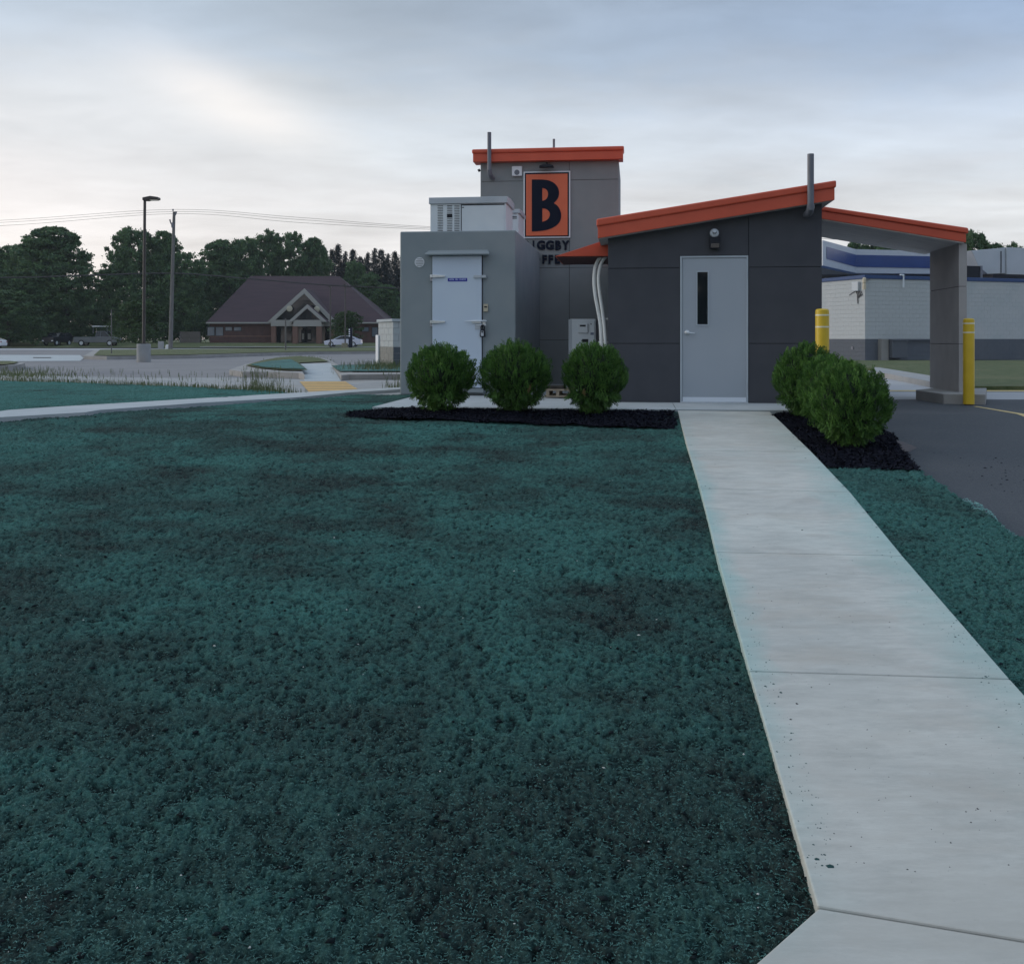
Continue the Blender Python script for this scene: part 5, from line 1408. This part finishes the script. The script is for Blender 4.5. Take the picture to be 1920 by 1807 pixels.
for xa, xb in ((517.5, 547), (559, 592.5), (603, 618.5)):
    a_, z_ = rp(xa, 612, RY - .1); b_, _ = rp(xb, 612, RY - .1)
    MB().box(a_, b_, RY - .15, RY + .02, rz0, z_).part('entrance_glass', M['glass_dark'], rb)
for xa, xb in ((565, 571.5), (576, 584)):
    a_, z_ = rp(xa, 618, RY - .2); b_, zb2 = rp(xb, 640, RY - .2)
    dd = MB().box(a_, b_, RY - .25, RY - .18, zb2, z_).part('door', M['black'], rb)
    MB().box(a_ + .1, b_ - .1, RY - .28, RY - .24, zb2 + .3, (z_ + zb2) / 2 + .3).part('door_notice', M['trim'], rb, parent=dd)
win_m = mat('sky_tinted_glass', (0.09, 0.12, 0.16), (0.14, 0.17, 0.21), 0.4, 0.1, spec=.8)
for xa, xb, ya, yb in ((388.5, 403, 612.5, 630), (404, 419, 612.5, 630), (422, 436, 612.5, 621), (438, 453, 612.5, 621), (678, 692, 613, 622), (697, 709, 613, 632)):
    a_, z_ = rp(xa, ya, RY - .03); b_, zb2 = rp(xb, yb, RY - .03)
    wf_ = MB().box(a_, b_, RY - .05, RY + .0, zb2, z_).part('window_frame', M['joint'], rb)
    MB().box(a_ + .08, b_ - .08, RY - .07, RY - .045, zb2 + .08, z_ - .08).part('window_pane', win_m, rb, parent=wf_)
MB().box(xl, W(508, 600, RY)[0], RY - .035, RY + .01, rz0 + 1.25, rz0 + 1.4).part('brick_band', M['brick_light'], rb)
for px, py in ((543, 579), (594, 580)):
    p = W(px, py, RY - 2.2); MB().lathe([(.0, -.12), (.35, -.08), (.45, 0), (.0, .02)], n=16, axis='y', c3=(p.x, RY - 2.2, p.z)).part('gable_disc', mat('pale_disc', (0.40, 0.38, 0.30), rough=.4), rb)  # pale round discs set just in front of the gable glass

# ------------------------------------------------------------------ vehicles
def car(name, label, cat, px, D, heading, paint, kind='sedan', length=4.9, group=None):
    x = (px - CXP) / F * D; z0 = float(zt(D)) + (.1 if name == 'parked_car' and D < 141 and D > 130 else 0)
    T = Thing(name, label, cat, (0, 0, 0), WF, group)
    T.e.location = (x, D, z0); T.e.rotation_euler = (0, 0, heading)
    hw = .9
    if kind == 'sedan':
        bodyp = [(-2.42, .35), (-2.40, .62), (-2.25, .80), (-1.6, .93), (-1.05, 1.0), (1.4, 1.03), (2.15, 1.02), (2.40, .92), (2.42, .5), (2.35, .28), (-2.3, .24)]
        gh = [(-1.15, .98), (-.25, 1.40), (.35, 1.46), (.95, 1.42), (1.85, 1.02)]
        wx = (-1.5, 1.42); wr = .34
    elif kind == 'pickup':
        bodyp = [(-3.1, .5), (-3.1, 1.25), (.1, 1.28), (.1, 1.35), (1.9, 1.30), (2.75, 1.15), (3.05, 1.0), (3.1, .5)]
        gh = [(.0, 1.3), (.1, 2.05), (1.2, 2.1), (2.0, 1.32)]
        wx = (-2.0, 1.95); wr = .42
    else:
        bodyp = [(-2.3, .45), (-2.3, 1.2), (-1.2, 1.25), (2.2, 1.3), (2.3, .5)]
        gh = [(-1.1, 1.22), (-.6, 1.75), (1.9, 1.78), (2.22, 1.28)]
        wx = (-1.5, 1.4); wr = .4
    bo = MB().prism(bodyp, -hw, hw).part('body', paint, T, bevel=.06)
    # cabin with inward lean
    gl = MB(); n = len(gh); ti = .82
    zb = gh[0][1]; zmx = max(p[1] for p in gh)
    def yy(z): return hw * (1 - (1 - ti) * (z - zb) / (zmx - zb)) - .03
    V = [(p[0], -yy(p[1]), p[1]) for p in gh] + [(p[0], yy(p[1]), p[1]) for p in gh]
    gl.add(V, [tuple(range(n)), tuple(range(2 * n - 1, n - 1, -1))] + [(i, i + n, (i + 1) % n + n, (i + 1) % n) for i in range(n)])
    gl.part('windows', M['glass_dark'], T)
    tp = [p for p in gh if p[1] > zb + .6 * (zmx - zb)]
    rf = MB(); V = []
    for p in tp: V += [(p[0], -yy(p[1]) - .01, p[1] + .02), (p[0], yy(p[1]) + .01, p[1] + .02), (p[0], yy(p[1]) + .01, p[1] - .05), (p[0], -yy(p[1]) - .01, p[1] - .05)]
    fs = []
    for i in range(len(tp) - 1):
        a = 4 * i; fs += [(a, a + 1, a + 5, a + 4), (a + 1, a + 2, a + 6, a + 5), (a + 2, a + 3, a + 7, a + 6), (a + 3, a, a + 4, a + 7)]
    a = 4 * (len(tp) - 1); fs += [(0, 3, 2, 1), (a, a + 1, a + 2, a + 3)]
    rf.add(V, fs).part('roof', paint, T)
    pil = MB()
    for s in (-1, 1):
        for (ax, az), (bx_, bz_) in ((gh[0], tp[0]), (gh[-1], tp[-1])):
            pil.tube([(ax, s * (yy(az) + .01), az), (bx_, s * (yy(bz_) + .01), bz_)], .05, 6)
        mx_ = (tp[0][0] + tp[-1][0]) / 2; pil.tube([(mx_, s * (yy(zb) + .01), zb), (mx_, s * (yy(zmx) + .01), zmx)], .045, 6)
    pil.part('pillars', paint, T)
    for wxx in wx:
        for s in (-1, 1):
            w_ = MB().lathe([(wr * .6, -.10), (wr, -.10), (wr, .10), (wr * .6, .10)], n=20, axis='y', c3=(wxx, s * (hw - .09), wr)).part('wheel', M['tyre'], T)
            MB().lathe([(wr * .62, -.112), (wr * .62, .112)], n=16, axis='y', c3=(wxx, s * (hw - .09), wr)).part('rim', M['unit_lid'], T, parent=w_)
    for s in (-1, 1):
        MB().box(-2.43 if kind == 'sedan' else bodyp[0][0] - .01, bodyp[0][0] + .12, s * .72 - .15, s * .72 + .15, .62, .75).part('headlight', M['white'], T)
        MB().box(bodyp[-3][0] - .12, max(p[0] for p in bodyp) + .01, s * .72 - .14, s * .72 + .14, .72, .85).part('tail_light', M['lamp_red'], T)
    return T
car('parked_car', 'silver sedan parked in front of the brick building, facing left', 'car', 644, 134.5, 0, M['car_silver'])
car('parked_car', 'white car just entering the left edge of the picture', 'car', -29, 126, 0, M['car_white'])
car('pickup_truck', 'dull grey pickup truck parked under the trees at far left', 'truck', 184, 143, 0, M['truck_grey'], 'pickup')
car('parked_suv', 'dark vehicle in the shade left of the grey pickup', 'car', 108, 144, R(80), M['car_dark'], 'suv')
ld = Thing('ladder_rack', 'pale rack with two bright bars over the grey pickup cab', 'rack', (W(188, 612, 143)[0], 143, EYE - (614 - HY) / F * 143 - .9), WF)
for px, w_ in ((183, .5), (201, .28)):
    p = W(px, 612, 143); MB().box(p.x - w_, p.x + w_, 142.3, 143.6, p.z - .05, p.z + .06).part('rack_bar', M['white'], ld)
for px in (178, 204):
    p = W(px, 612, 143); MB().tube([(p.x, 142.4, p.z - 1.0), (p.x, 142.4, p.z)], .04, 5).part('rack_post', M['pipe'], ld)

# ------------------------------------------------------------------ poles, posts, sign pylon, fence
def post(name, label, cat, px, D, ytop, r, m, group=None, base=None, lean=0):
    x = (px - CXP) / F * D; z0 = float(zt(D)); z1 = EYE - (ytop - HY) / F * D
    T = Thing(name, label, cat, (x, D, z0), WF, group)
    MB().tube([(x, D, z0 - .1), (x + lean, D, z1)], [r, r * .8], 10).part('pole', m, T, smooth=True)
    return T, x, z0, z1
# parking-lot lamp on its concrete base
D = 46.5
lx = (269.5 - CXP) / F * D; lz0 = float(zt(D)) + .1; lzb = EYE - (645 - HY) / F * D
lp = Thing('street_lamp', 'tall bronze parking lot lamp on a round concrete base', 'street lamp', (lx, D, lz0), WF)
MB().lathe([(.31, lz0 - .3), (.31, lzb - .02), (.29, lzb)], lx, D, 28).part('concrete_base', M['concrete'], lp, smooth=True)
lzt = EYE - (370.5 - HY) / F * D
MB().box(lx - .16, lx + .16, D - .16, D + .16, lzb, lzb + .05).part('base_plate', M['pole_dark'], lp)
MB().tube([(lx, D, lzb), (lx + .05, D, lzt)], [.075, .062], 12).part('pole', M['pole_dark'], lp, smooth=True)
hx = lx + .05
hd = MB(); prof = [(hx - .05, lzt - .02), (hx + .3, lzt + .05), (hx + .66, lzt - .0), (hx + .66, lzt - .11), (hx + .35, lzt - .10), (hx + .15, lzt - .16), (hx - .05, lzt - .15)]
hdo = hd.prism(prof, D - .2, D + .2).part('lamp_head', M['pole_dark'], lp, bevel=.02)
MB().box(hx + .25, hx + .6, D - .16, D + .16, lzt - .135, lzt - .112).part('lens', mat('lamp_lens', (0.7, 0.62, 0.5), rough=.2), lp, parent=hdo)
# utility pole
D = 110.0
pb_, pt_ = W(319.5, 655, D), W(326.5, 397, D)
up = Thing('utility_pole', 'weathered wooden utility pole leaning slightly right', 'utility pole', (pb_.x, D, float(zt(D))), WF)
MB().tube([(pb_.x, D, float(zt(D)) - .3), (pt_.x, D, pt_.z)], [.24, .15], 10).part('pole', M['wood_pole'], up, smooth=True)
def upt(px, py): p = W(px, py, D); return (p.x, D - .1, p.z)
MB().tube([upt(329, 404), upt(331.5, 397)], .09, 6).part('insulator', M['pipe'], up)
MB().tube([upt(325, 396), upt(325, 392.5)], .09, 6).part('insulator', M['pipe'], up)
MB().tube([upt(325, 421), upt(321, 419.5), upt(319, 412)], [.09, .07, .09], 6).part('switch_arm', M['pipe'], up)
MB().tube([upt(323.5, 418), upt(324.5, 427)], .16, 6).part('cutout', M['pipe'], up)
def wire(label, pts, r, grp='overhead wires'):
    ps = []
    for px, py, Y in pts: ps.append(W(px, py, Y))
    sm = smooth_path([tuple(p) for p in ps], 8)
    mb = MB().tube(sm, r, 5)
    mb.top('overhead_wire', M['wire'], label, 'wire', grp)
wire('highest overhead wire reaching the pole top from both sides', [(-400, 428, 118), (0, 413.5, 114), (325, 393, 110), (560, 408, 108), (820, 426, 106), (1300, 440, 104)], .017)
wire('second overhead wire just under the highest one', [(-400, 431, 118), (0, 417.5, 114), (331, 397, 110), (560, 412, 108), (820, 428.5, 106), (1300, 443, 104)], .017)
wire('third overhead wire, lowest of the upper three', [(-400, 436, 118), (0, 423.5, 114), (328, 401, 110), (560, 417.5, 108), (820, 431, 106), (1300, 447, 104)], .017)
wire('thick low black cable crossing in front of the trees and maroon roof', [(-400, 521, 114), (0, 520.5, 112), (140, 517, 111), (322, 512.5, 110), (470, 523, 108), (620, 535, 106), (760, 541, 105)], .07)
for k, (a, b) in enumerate(((441.5, 452), (444.5, 455), (448, 458))):
    wire(('upper', 'middle', 'lower')[k] + ' thin wire seen under the drive-through canopy', [(1400, a - 4, 100), (1545, a, 100), (1700, b, 100), (2000, b + 14, 100)], .02, 'wires beyond the canopy')
post('sign_post', 'thin grey post standing in the grass median, left of the lamp', 'post', 209, 60, 580, .035, M['wood_pole'])
T, x, z0, z1 = post('sign_post', 'grey metal post in front of the entrance gable', 'post', 535.5, 84, 597, .07, M['wood_pole'])
for px, lab in ((619.5, 'thin black lamp pole right of the entrance gable'), (647.2, 'thin black lamp pole rising from the small tree')):
    T, x, z0, z1 = post('lamp_pole', lab, 'pole', px, 129, 537 if px < 630 else 533, .09, M['pole_dark'], 'thin black poles by the brick building')
    MB().box(x - .22, x + .1, 128.9, 129.2, z1 - .15, z1 + .02).part('lamp_head', M['pole_dark'], T)
D = 127
a_ = W(653.5, 614, D); b_ = W(660.3, 652, D)
pyl = Thing('pylon_sign', 'tall narrow dark pylon sign in front of the silver car', 'sign', ((a_.x + b_.x) / 2, D, float(zt(D))), WF)
MB().box(a_.x, b_.x, D, D + .3, float(zt(D)) - .1, a_.z).part('panel', M['navy'], pyl, bevel=.01)
for k in range(4):
    p = W(654.8, 618 + k * 4, D); MB().box(p.x - .06, p.x + .1, D - .02, D, p.z - .08, p.z + .08).part('sign_mark', M['white'], pyl)
a_ = W(640.3, 643, 126.5); b_ = W(651, 653, 126.5)
MB().box(a_.x, b_.x, 126.5, 127.1, float(zt(126.5)) - .1, a_.z).top('stone_block', M['stone_tan'], 'tan stone block at the foot of the dark pylon sign', 'block', bevel=.06)
a_ = W(296, 640, 118); 
MB().box(a_.x, a_.x + .55, 118, 118.5, float(zt(118)) - .1, a_.z).top('utility_box', M['concrete'], 'small grey utility box in the grass left of the wooden pole', 'utility box', bevel=.03)
p_ = W(315, 646, 112)
MB().lathe([(.28, float(zt(112)) - .1), (.25, p_.z - .1), (.12, p_.z)], p_.x, 112, 14).top('marker_stone', M['kerb_white'], 'low pale marker at the foot of the wooden pole', 'marker')
fz0 = float(zt(152))
fx0, fx1 = W(339, 622, 152).x, W(376, 622, 152).x
fn = Thing('board_fence', 'short weathered board fence left of the brick building', 'fence', ((fx0 + fx1) / 2, 152, fz0), WF)
nb_ = 18; ftop = W(339, 622, 152).z
me_b = MB().box(0, (fx1 - fx0) / nb_ - .02, 0, .03, -.2, ftop - fz0).mesh('board', M['fence'])
for k in range(nb_):
    o = link_mesh('board', me_b, fn.e); o.location = (fx0 + k * (fx1 - fx0) / nb_ - fn.org.x, 0, 0)
MB().box(fx0, fx1, 152.035, 152.1, fz0 + .4, fz0 + .5).part('rail', M['fence'], fn)
MB().box(fx0 - .15, fx0 - .02, 151.9, 152.05, fz0 - .2, ftop).part('fence_post', M['wood_pole'], fn)
# kerb drain mouth in the median
dm = gp((327, 668.5), (339, 668.5)); 
MB().box(dm[0][0], dm[1][0], dm[0][1] - .35, dm[0][1] + .2, float(zt(dm[0][1])) - .1, float(zt(dm[0][1])) + .115).top('kerb_inlet', M['joint'], 'dark drain inlet in the kerb of the grass median', 'drain')

# ------------------------------------------------------------------ trees
def deciduous(seed, H=12.0, Wd=9.0, nclump=150, per=70, leaf=.30, open_top=0.5, low=0.06):
    r = np.random.default_rng(seed)
    C = []
    size = []
    spikes = int(open_top * 26)
    for k in range(spikes):                        # leader shoots: strings of small clumps reaching up and out
        a = r.uniform(0, 6.28); t0_ = r.uniform(.35, .62); out = r.uniform(.1, .95)
        for j in range(5):
            q_ = (j + 1) / 5; t = t0_ + (1.0 - t0_ - .32 * out ** 2) * q_
            rr = Wd / 2 * out * (.35 + .65 * q_) * .92
            C.append((rr * math.cos(a + .1 * j), rr * math.sin(a + .1 * j), H * t)); size.append(.46 - .05 * j)
    nclump += len(C)
    while len(C) < nclump:
        t = r.uniform(0, .96) ** .9
        prof = math.sqrt(max(.02, 1 - ((t - .38) / .62) ** 2)) if t > .38 else .80 + .2 * t / .38
        a = r.uniform(0, 6.28); edge_ = 0.74 + .40 * float(vn(np.array(a * 1.1 + 5), np.array(t * 3.5 + 3), seed))
        rr = prof * Wd / 2 * math.sqrt(r.uniform(.08, 1)) * edge_
        C.append((rr * math.cos(a), rr * math.sin(a), H * (low + (1 - low) * t))); size.append(r.uniform(.45, 1.1) * (1 - .55 * t))
    C = np.array(C)
    n = nclump * per
    cen = np.repeat(C, per, 0)
    cs = np.repeat(np.array(size) * Wd / 9, per)
    d = r.normal(size=(n, 3)); d /= np.linalg.norm(d, axis=1)[:, None]
    P = cen + d * (cs * np.where(r.random(n) < .14, r.uniform(1.1, 1.9, n), r.uniform(.2, 1.15, n) ** .7))[:, None] * np.array([1.1, 1.1, .75])
    # twigs sticking out at the silhouette
    nrm = r.normal(size=(n, 3)) + np.array([0, 0, .6]); nrm /= np.linalg.norm(nrm, axis=1)[:, None]
    s = np.cross(nrm, r.normal(size=(n, 3))); s /= np.linalg.norm(s, axis=1)[:, None]; t_ = np.cross(nrm, s)
    L = (leaf * r.uniform(.5, 1.25, n))[:, None]
    V = np.stack([P - s * L * .5, P + t_ * L * .32, P + s * L * .5, P - t_ * L * .32], 1).reshape(-1, 3)
    q = (np.arange(n) * 4)[:, None] + np.arange(4)[None]
    tb = MB(); tb.tube([(0, 0, -.4), (.05, 0, H * .25), (-.08, .05, H * .55), (0, 0, H * .85)], [H * .022, H * .017, H * .011, H * .004], 7)
    for k in range(12):
        c = C[r.integers(0, nclump)]; z = c[2] * .55 + .3
        tb.tube([(0, 0, z), (c[0] * .5, c[1] * .5, (z + c[2]) / 2 + .2), tuple(c)], [H * .009, H * .006, H * .002], 5)
    return V, q, tb
def conifer(seed, H=14.0, Wd=5.0, leaf=.30):
    r = np.random.default_rng(seed); Vs = []
    tb = MB(); tb.tube([(0, 0, -.4), (0, 0, H * .97)], [H * .018, H * .003], 6)
    for k in range(46):
        t = k / 46; z = H * (.08 + .9 * t); R_ = Wd / 2 * (1 - t ** 1.6) ** .8 * r.uniform(.7, 1.1) + .22
        for j in range(7):
            a = r.uniform(0, 6.28); n = int(12 + R_ * 12)
            rad = r.uniform(.15, 1, n) * R_
            P = np.stack([np.cos(a) * rad + r.normal(0, .14, n), np.sin(a) * rad + r.normal(0, .14, n), z + rad * .22 - (rad / R_) ** 2 * .35 + r.normal(0, .12, n)], -1)
            nr = r.normal(size=(n, 3)) + np.array([0, 0, 1]); nr /= np.linalg.norm(nr, axis=1)[:, None]
            s = np.cross(nr, r.normal(size=(n, 3))); s /= np.linalg.norm(s, axis=1)[:, None]; t_ = np.cross(nr, s); L = (leaf * r.uniform(.5, 1.2, n))[:, None]
            Vs.append(np.stack([P - s * L * .6, P + t_ * L * .2, P + s * L * .6, P - t_ * L * .2], 1).reshape(-1, 3))
    V = np.concatenate(Vs); q = (np.arange(len(V) // 4) * 4)[:, None] + np.arange(4)[None]
    return V, q, tb
protos = {}
for i in range(4):
    V, q, tb = deciduous(50 + i, 12, (9, 8.2, 9.6, 8.6)[i], (250, 230, 260, 240)[i], 84, .31, (1.5, .5, .9, .3)[i])
    protos['d%d' % i] = (np_mesh('tree_crown', V, q, M['leaf']), tb.mesh('tree_trunk', M['bark']), 12.0, (9, 8.2, 9.6, 8.6)[i])
V, q, tb = deciduous(71, 6, 5, 110, 70, .22, .8, .12); protos['s0'] = (np_mesh('tree_crown', V, q, M['leaf_light']), tb.mesh('tree_trunk', M['bark']), 6.0, 5.0)
for i in range(2):
    V, q, tb = conifer(90 + i, 14, (4.6, 5.6)[i]); protos['c%d' % i] = (np_mesh('conifer_crown', V, q, M['needle']), tb.mesh('tree_trunk', M['bark']), 14.0, (4.6, 5.6)[i])
rt = random.Random(5)
def tree(p, px, ytop, wpx, D, label, name='tree', group='trees along the far side of the lots', ybase=None):
    cr, tk, H0, W0 = protos[p]
    x = (px - CXP) / F * D; z0 = float(zt(D)) if ybase is None else EYE - (ybase - HY) / F * D
    H = EYE - (ytop - HY) / F * D - z0; w = wpx * 1.22 / F * D
    e = tag(bpy.data.objects.new(name, None), label, 'tree', group); COL.objects.link(e)
    e.location = (x, D, z0); e.rotation_euler = (0, 0, rt.uniform(0, 6.28)); e.scale = (w / W0, w / W0, H / H0 * 1.0)
    link_mesh('crown', cr, e); link_mesh('trunk', tk, e)
TL = [
 ('d0', 100, 428, 150, 158, 'tall dark tree with ragged spiky top at far left'),
 ('d1', 22, 462, 130, 165, 'dark rounded tree at the left edge, behind the spiky one'),
 ('d2', 60, 455, 110, 162, 'tree just left of the tall spiky one'),
 ('d3', -30, 500, 120, 150, 'lower leafy tree cut by the left edge'),
 ('d1', 15, 545, 110, 142, 'low dark tree in the bottom left corner of the tree line'),
 ('d2', 250, 428, 110, 160, 'airy tall tree behind the parking lot lamp'),
 ('d0', 305, 436, 90, 163, 'tall tree behind the wooden utility pole'),
 ('d3', 345, 472, 80, 158, 'lower rounded tree right of the utility pole'),
 ('d1', 213, 500, 80, 157, 'shorter tree left of the airy tall one'),
 ('d2', 175, 545, 90, 156, 'low tree filling the gap above the grey pickup'),
 ('d3', 125, 520, 100, 154, 'broad low tree in front of the spiky one'),
 ('d0', 60, 530, 100, 153, 'broad low tree left of the dark vehicle'),
 ('d2', 290, 540, 100, 155, 'broad low tree behind the base of the lamp'),
 ('d1', 346, 530, 60, 156, 'low tree beside the left end of the brick building'),
 ('d0', 415, 452, 100, 172, 'round topped tree above the left slope of the maroon roof'),
 ('d2', 460, 446, 90, 176, 'tree rising behind the left roof slope'),
 ('d1', 505, 434, 80, 180, 'tall round crown behind the left end of the ridge'),
 ('d3', 548, 434, 76, 182, 'tall round crown behind the middle of the ridge'),
 ('d0', 588, 448, 70, 184, 'thin crowned tree right of the two tall ones'),
 ('d2', 375, 500, 70, 170, 'tree in front of the round topped one, beside the roof'),
 ('d3', 440, 500, 110, 174, 'lower tree crown just behind the left roof slope'),
 ('d1', 695, 512, 60, 172, 'green tree behind the right roof slope'),
 ('d0', 725, 535, 66, 168, 'lower green tree between roof and cooler'),
 ('d2', 665, 490, 60, 176, 'mid green crown behind the right end of the ridge'),
]
for p, px, yt, w_, D_, lab in TL:
    tree(p, px, yt, w_, D_, lab)
for i, (px, yt) in enumerate(((608, 462), (622, 466), (634, 456), (648, 470), (662, 466), (676, 480), (690, 472), (703, 464), (715, 466), (728, 474), (740, 470), (756, 474), (590, 480), (569, 486), (548, 490), (640, 490), (684, 495), (720, 492), (745, 500))):
    tree('c%d' % (i % 2), px, yt - 3, 36 + (i % 3) * 6, 196 + (i % 4) * 3, 'dark spruce in the row behind the brick building', 'spruce_tree', 'dark spruces behind the brick building')
tree('s0', 262, 565, 92, 122, 'small brighter green tree at the foot of the parking lot lamp', 'young_tree', None)
tree('s0', 652, 584, 58, 140, 'small green tree in front of the brick building', 'young_tree', None)
for px, yt, w_, lab in ((1608, 447, 60, 'small round treetop above the banded canopy'), (1665, 443, 105, 'wide treetop right of the small one above the banded canopy'), (1715, 444, 105, 'treetop just left of the canopy pillar'),
                        (1826, 433, 69, 'tall tree right of the canopy pillar'), (1860, 453, 69, 'treetop behind the rooftop air handler'), (1900, 457, 57, 'thin treetop at the right edge of the picture'), (1560, 470, 60, 'treetop hidden behind the end of the banded canopy'), (1770, 470, 80, 'tree hidden behind the canopy pillar')):
    tree(rt.choice(['d0', 'd1', 'd2', 'd3']), px, yt, w_, 98, lab, 'tree', 'trees beyond the block building')

for k in range(16):
    if k in (5, 9): continue
    ww = (nb - na) / 19
    uu = na + ww * (1.6 + k)
    MB().box(uu, uu + ww * (.55 + .25 * (k % 3 == 0)), CV - .0556, CV - .0546, nz0 + .022, nz1 - (.010 if k % 4 else .016)).part('print_mark', M['plate_text'], cc, parent=npl)

# the tree line on the other side, behind the photographer (it shows in the door glass)
V_ = []
for k in range(60):
    cxk, czk = -110 + k * 4 + rt.uniform(-2, 2), rt.uniform(2, 12)
    n = 260; d = rng.normal(size=(n, 3)); d /= np.linalg.norm(d, axis=1)[:, None]
    P = np.array([cxk, -60, czk]) + d * np.array([3.8, 2.5, 5.5]) * rng.uniform(.4, 1, (n, 1)); s_ = np.cross(d, rng.normal(size=(n, 3))); s_ /= np.linalg.norm(s_, axis=1)[:, None]; t_ = np.cross(d, s_)
    V_.append(np.stack([P - s_ * .6, P + t_ * .5, P + s_ * .6, P - t_ * .5], 1).reshape(-1, 3))
V_ = np.concatenate(V_); o = link_mesh('rear_tree_line', np_mesh('rear_tree_line', V_, (np.arange(len(V_) // 4) * 4)[:, None] + np.arange(4)[None], M['leaf'])); tag(o, 'tree line on the far side behind the lawn', None, None, 'stuff')

# overspray and crumbs on the paving
spill = [G(1800, 928), G(1835, 938), G(1862, 958), G(1872, 972), G(1905, 996), G(1915, 1008), G(1880, 992), G(1850, 965), G(1815, 945)]
fibres('overspray_fibres', spill, 1100, 6.5, 10.2, 'pale teal overspray of fibres on the asphalt edge', -0.03, leaf_mat('pale_fibre', (0.10, 0.25, 0.24), (0.25, 0.48, 0.46), 0.05), ln=.016, wd=.0012)
def flat_crumbs(name, poly, n, y0, y1, size, m, label, dz):
    P = scatter_pts(poly, n, y0, y1); V, Fq = [], []
    for i, (x, y) in enumerate(P):
        k = rng.integers(5, 8); z = float(zt(y)) + dz; sc = size * rng.lognormal(0, .5); st = rng.uniform(.4, 1); an = rng.uniform(0, 3.14)
        b = len(V); V.append((x, y, z + sc * .35))
        for j in range(k):
            a = 6.283 * j / k; r = sc * rng.uniform(.6, 1.2); px_, py_ = r * math.cos(a), r * st * math.sin(a)
            V.append((x + px_ * math.cos(an) - py_ * math.sin(an), y + px_ * math.sin(an) + py_ * math.cos(an), z - .001))
        Fq += [(b, b + 1 + j, b + 1 + (j + 1) % k) for j in range(k)]
    return tag(link_mesh(name, np_mesh(name, np.array(V), np.array(Fq), m)), label, None, None, 'stuff')
wpoly = [(edge_l(3.3) + .02, 3.2), (edge_l(6) + .02, 6), (edge_l(12) + .02, 12), (edge_r(12) - .02, 12), (edge_r(6) - .02, 6), (edge_r(3.2) - .02, 3.2)]
flat_crumbs('walk_crumbs', wpoly, 300, 3.0, 12, .0030, M['mulch'], 'tiny dark crumbs scattered on the pale walk', .0125)
lpoly = [(edge_l(3.3) + .0, 3.2), (edge_l(6) + .0, 6), (edge_l(12) + .0, 12), (edge_l(12) + .10, 12), (edge_l(6) + .12, 6), (edge_l(3.3) + .12, 3.3)]
flat_crumbs('edge_crumbs', lpoly, 220, 3.0, 12, .0032, mat('teal_crumb', (0.03, 0.07, 0.07), rough=.95, spec=.05), 'teal crumbs along the left edge of the walk', .0125)
rpoly = [(edge_r(12) - .14, 12), (edge_r(12), 12), (edge_r(6), 6), (edge_r(3.4), 3.4), (edge_r(3.4) - .2, 3.4), (edge_r(6) - .16, 6)]
flat_crumbs('edge_crumbs', rpoly, 260, 3.4, 12, .0034, bpy.data.materials['teal_crumb'], 'teal crumbs along the right edge of the walk', .0125)
dpoly = [G(1740, 840), G(1915, 850), G(1930, 940), G(1850, 900), G(1780, 880)]
flat_crumbs('drive_debris', dpoly, 60, 6, 13, .008, M['mulch'], 'dark crumbs and smears on the asphalt drive', -.044)
# air: thin even haze
hz = MB().box(-610, 610, -260, 760, -2.2, 24)
hm = bpy.data.materials.new('haze'); hm.use_nodes = True; hm.node_tree.nodes.clear()
ho = hm.node_tree.nodes.new('ShaderNodeOutputMaterial'); hv_ = hm.node_tree.nodes.new('ShaderNodeVolumePrincipled')
hv_.inputs['Color'].default_value = (0.80, 0.88, 0.95, 1); hv_.inputs['Density'].default_value = 0.00022
hm.node_tree.links.new(hv_.outputs[0], ho.inputs['Volume'])
hz.top('haze', hm, 'thin even haze over the whole place', kind='stuff')
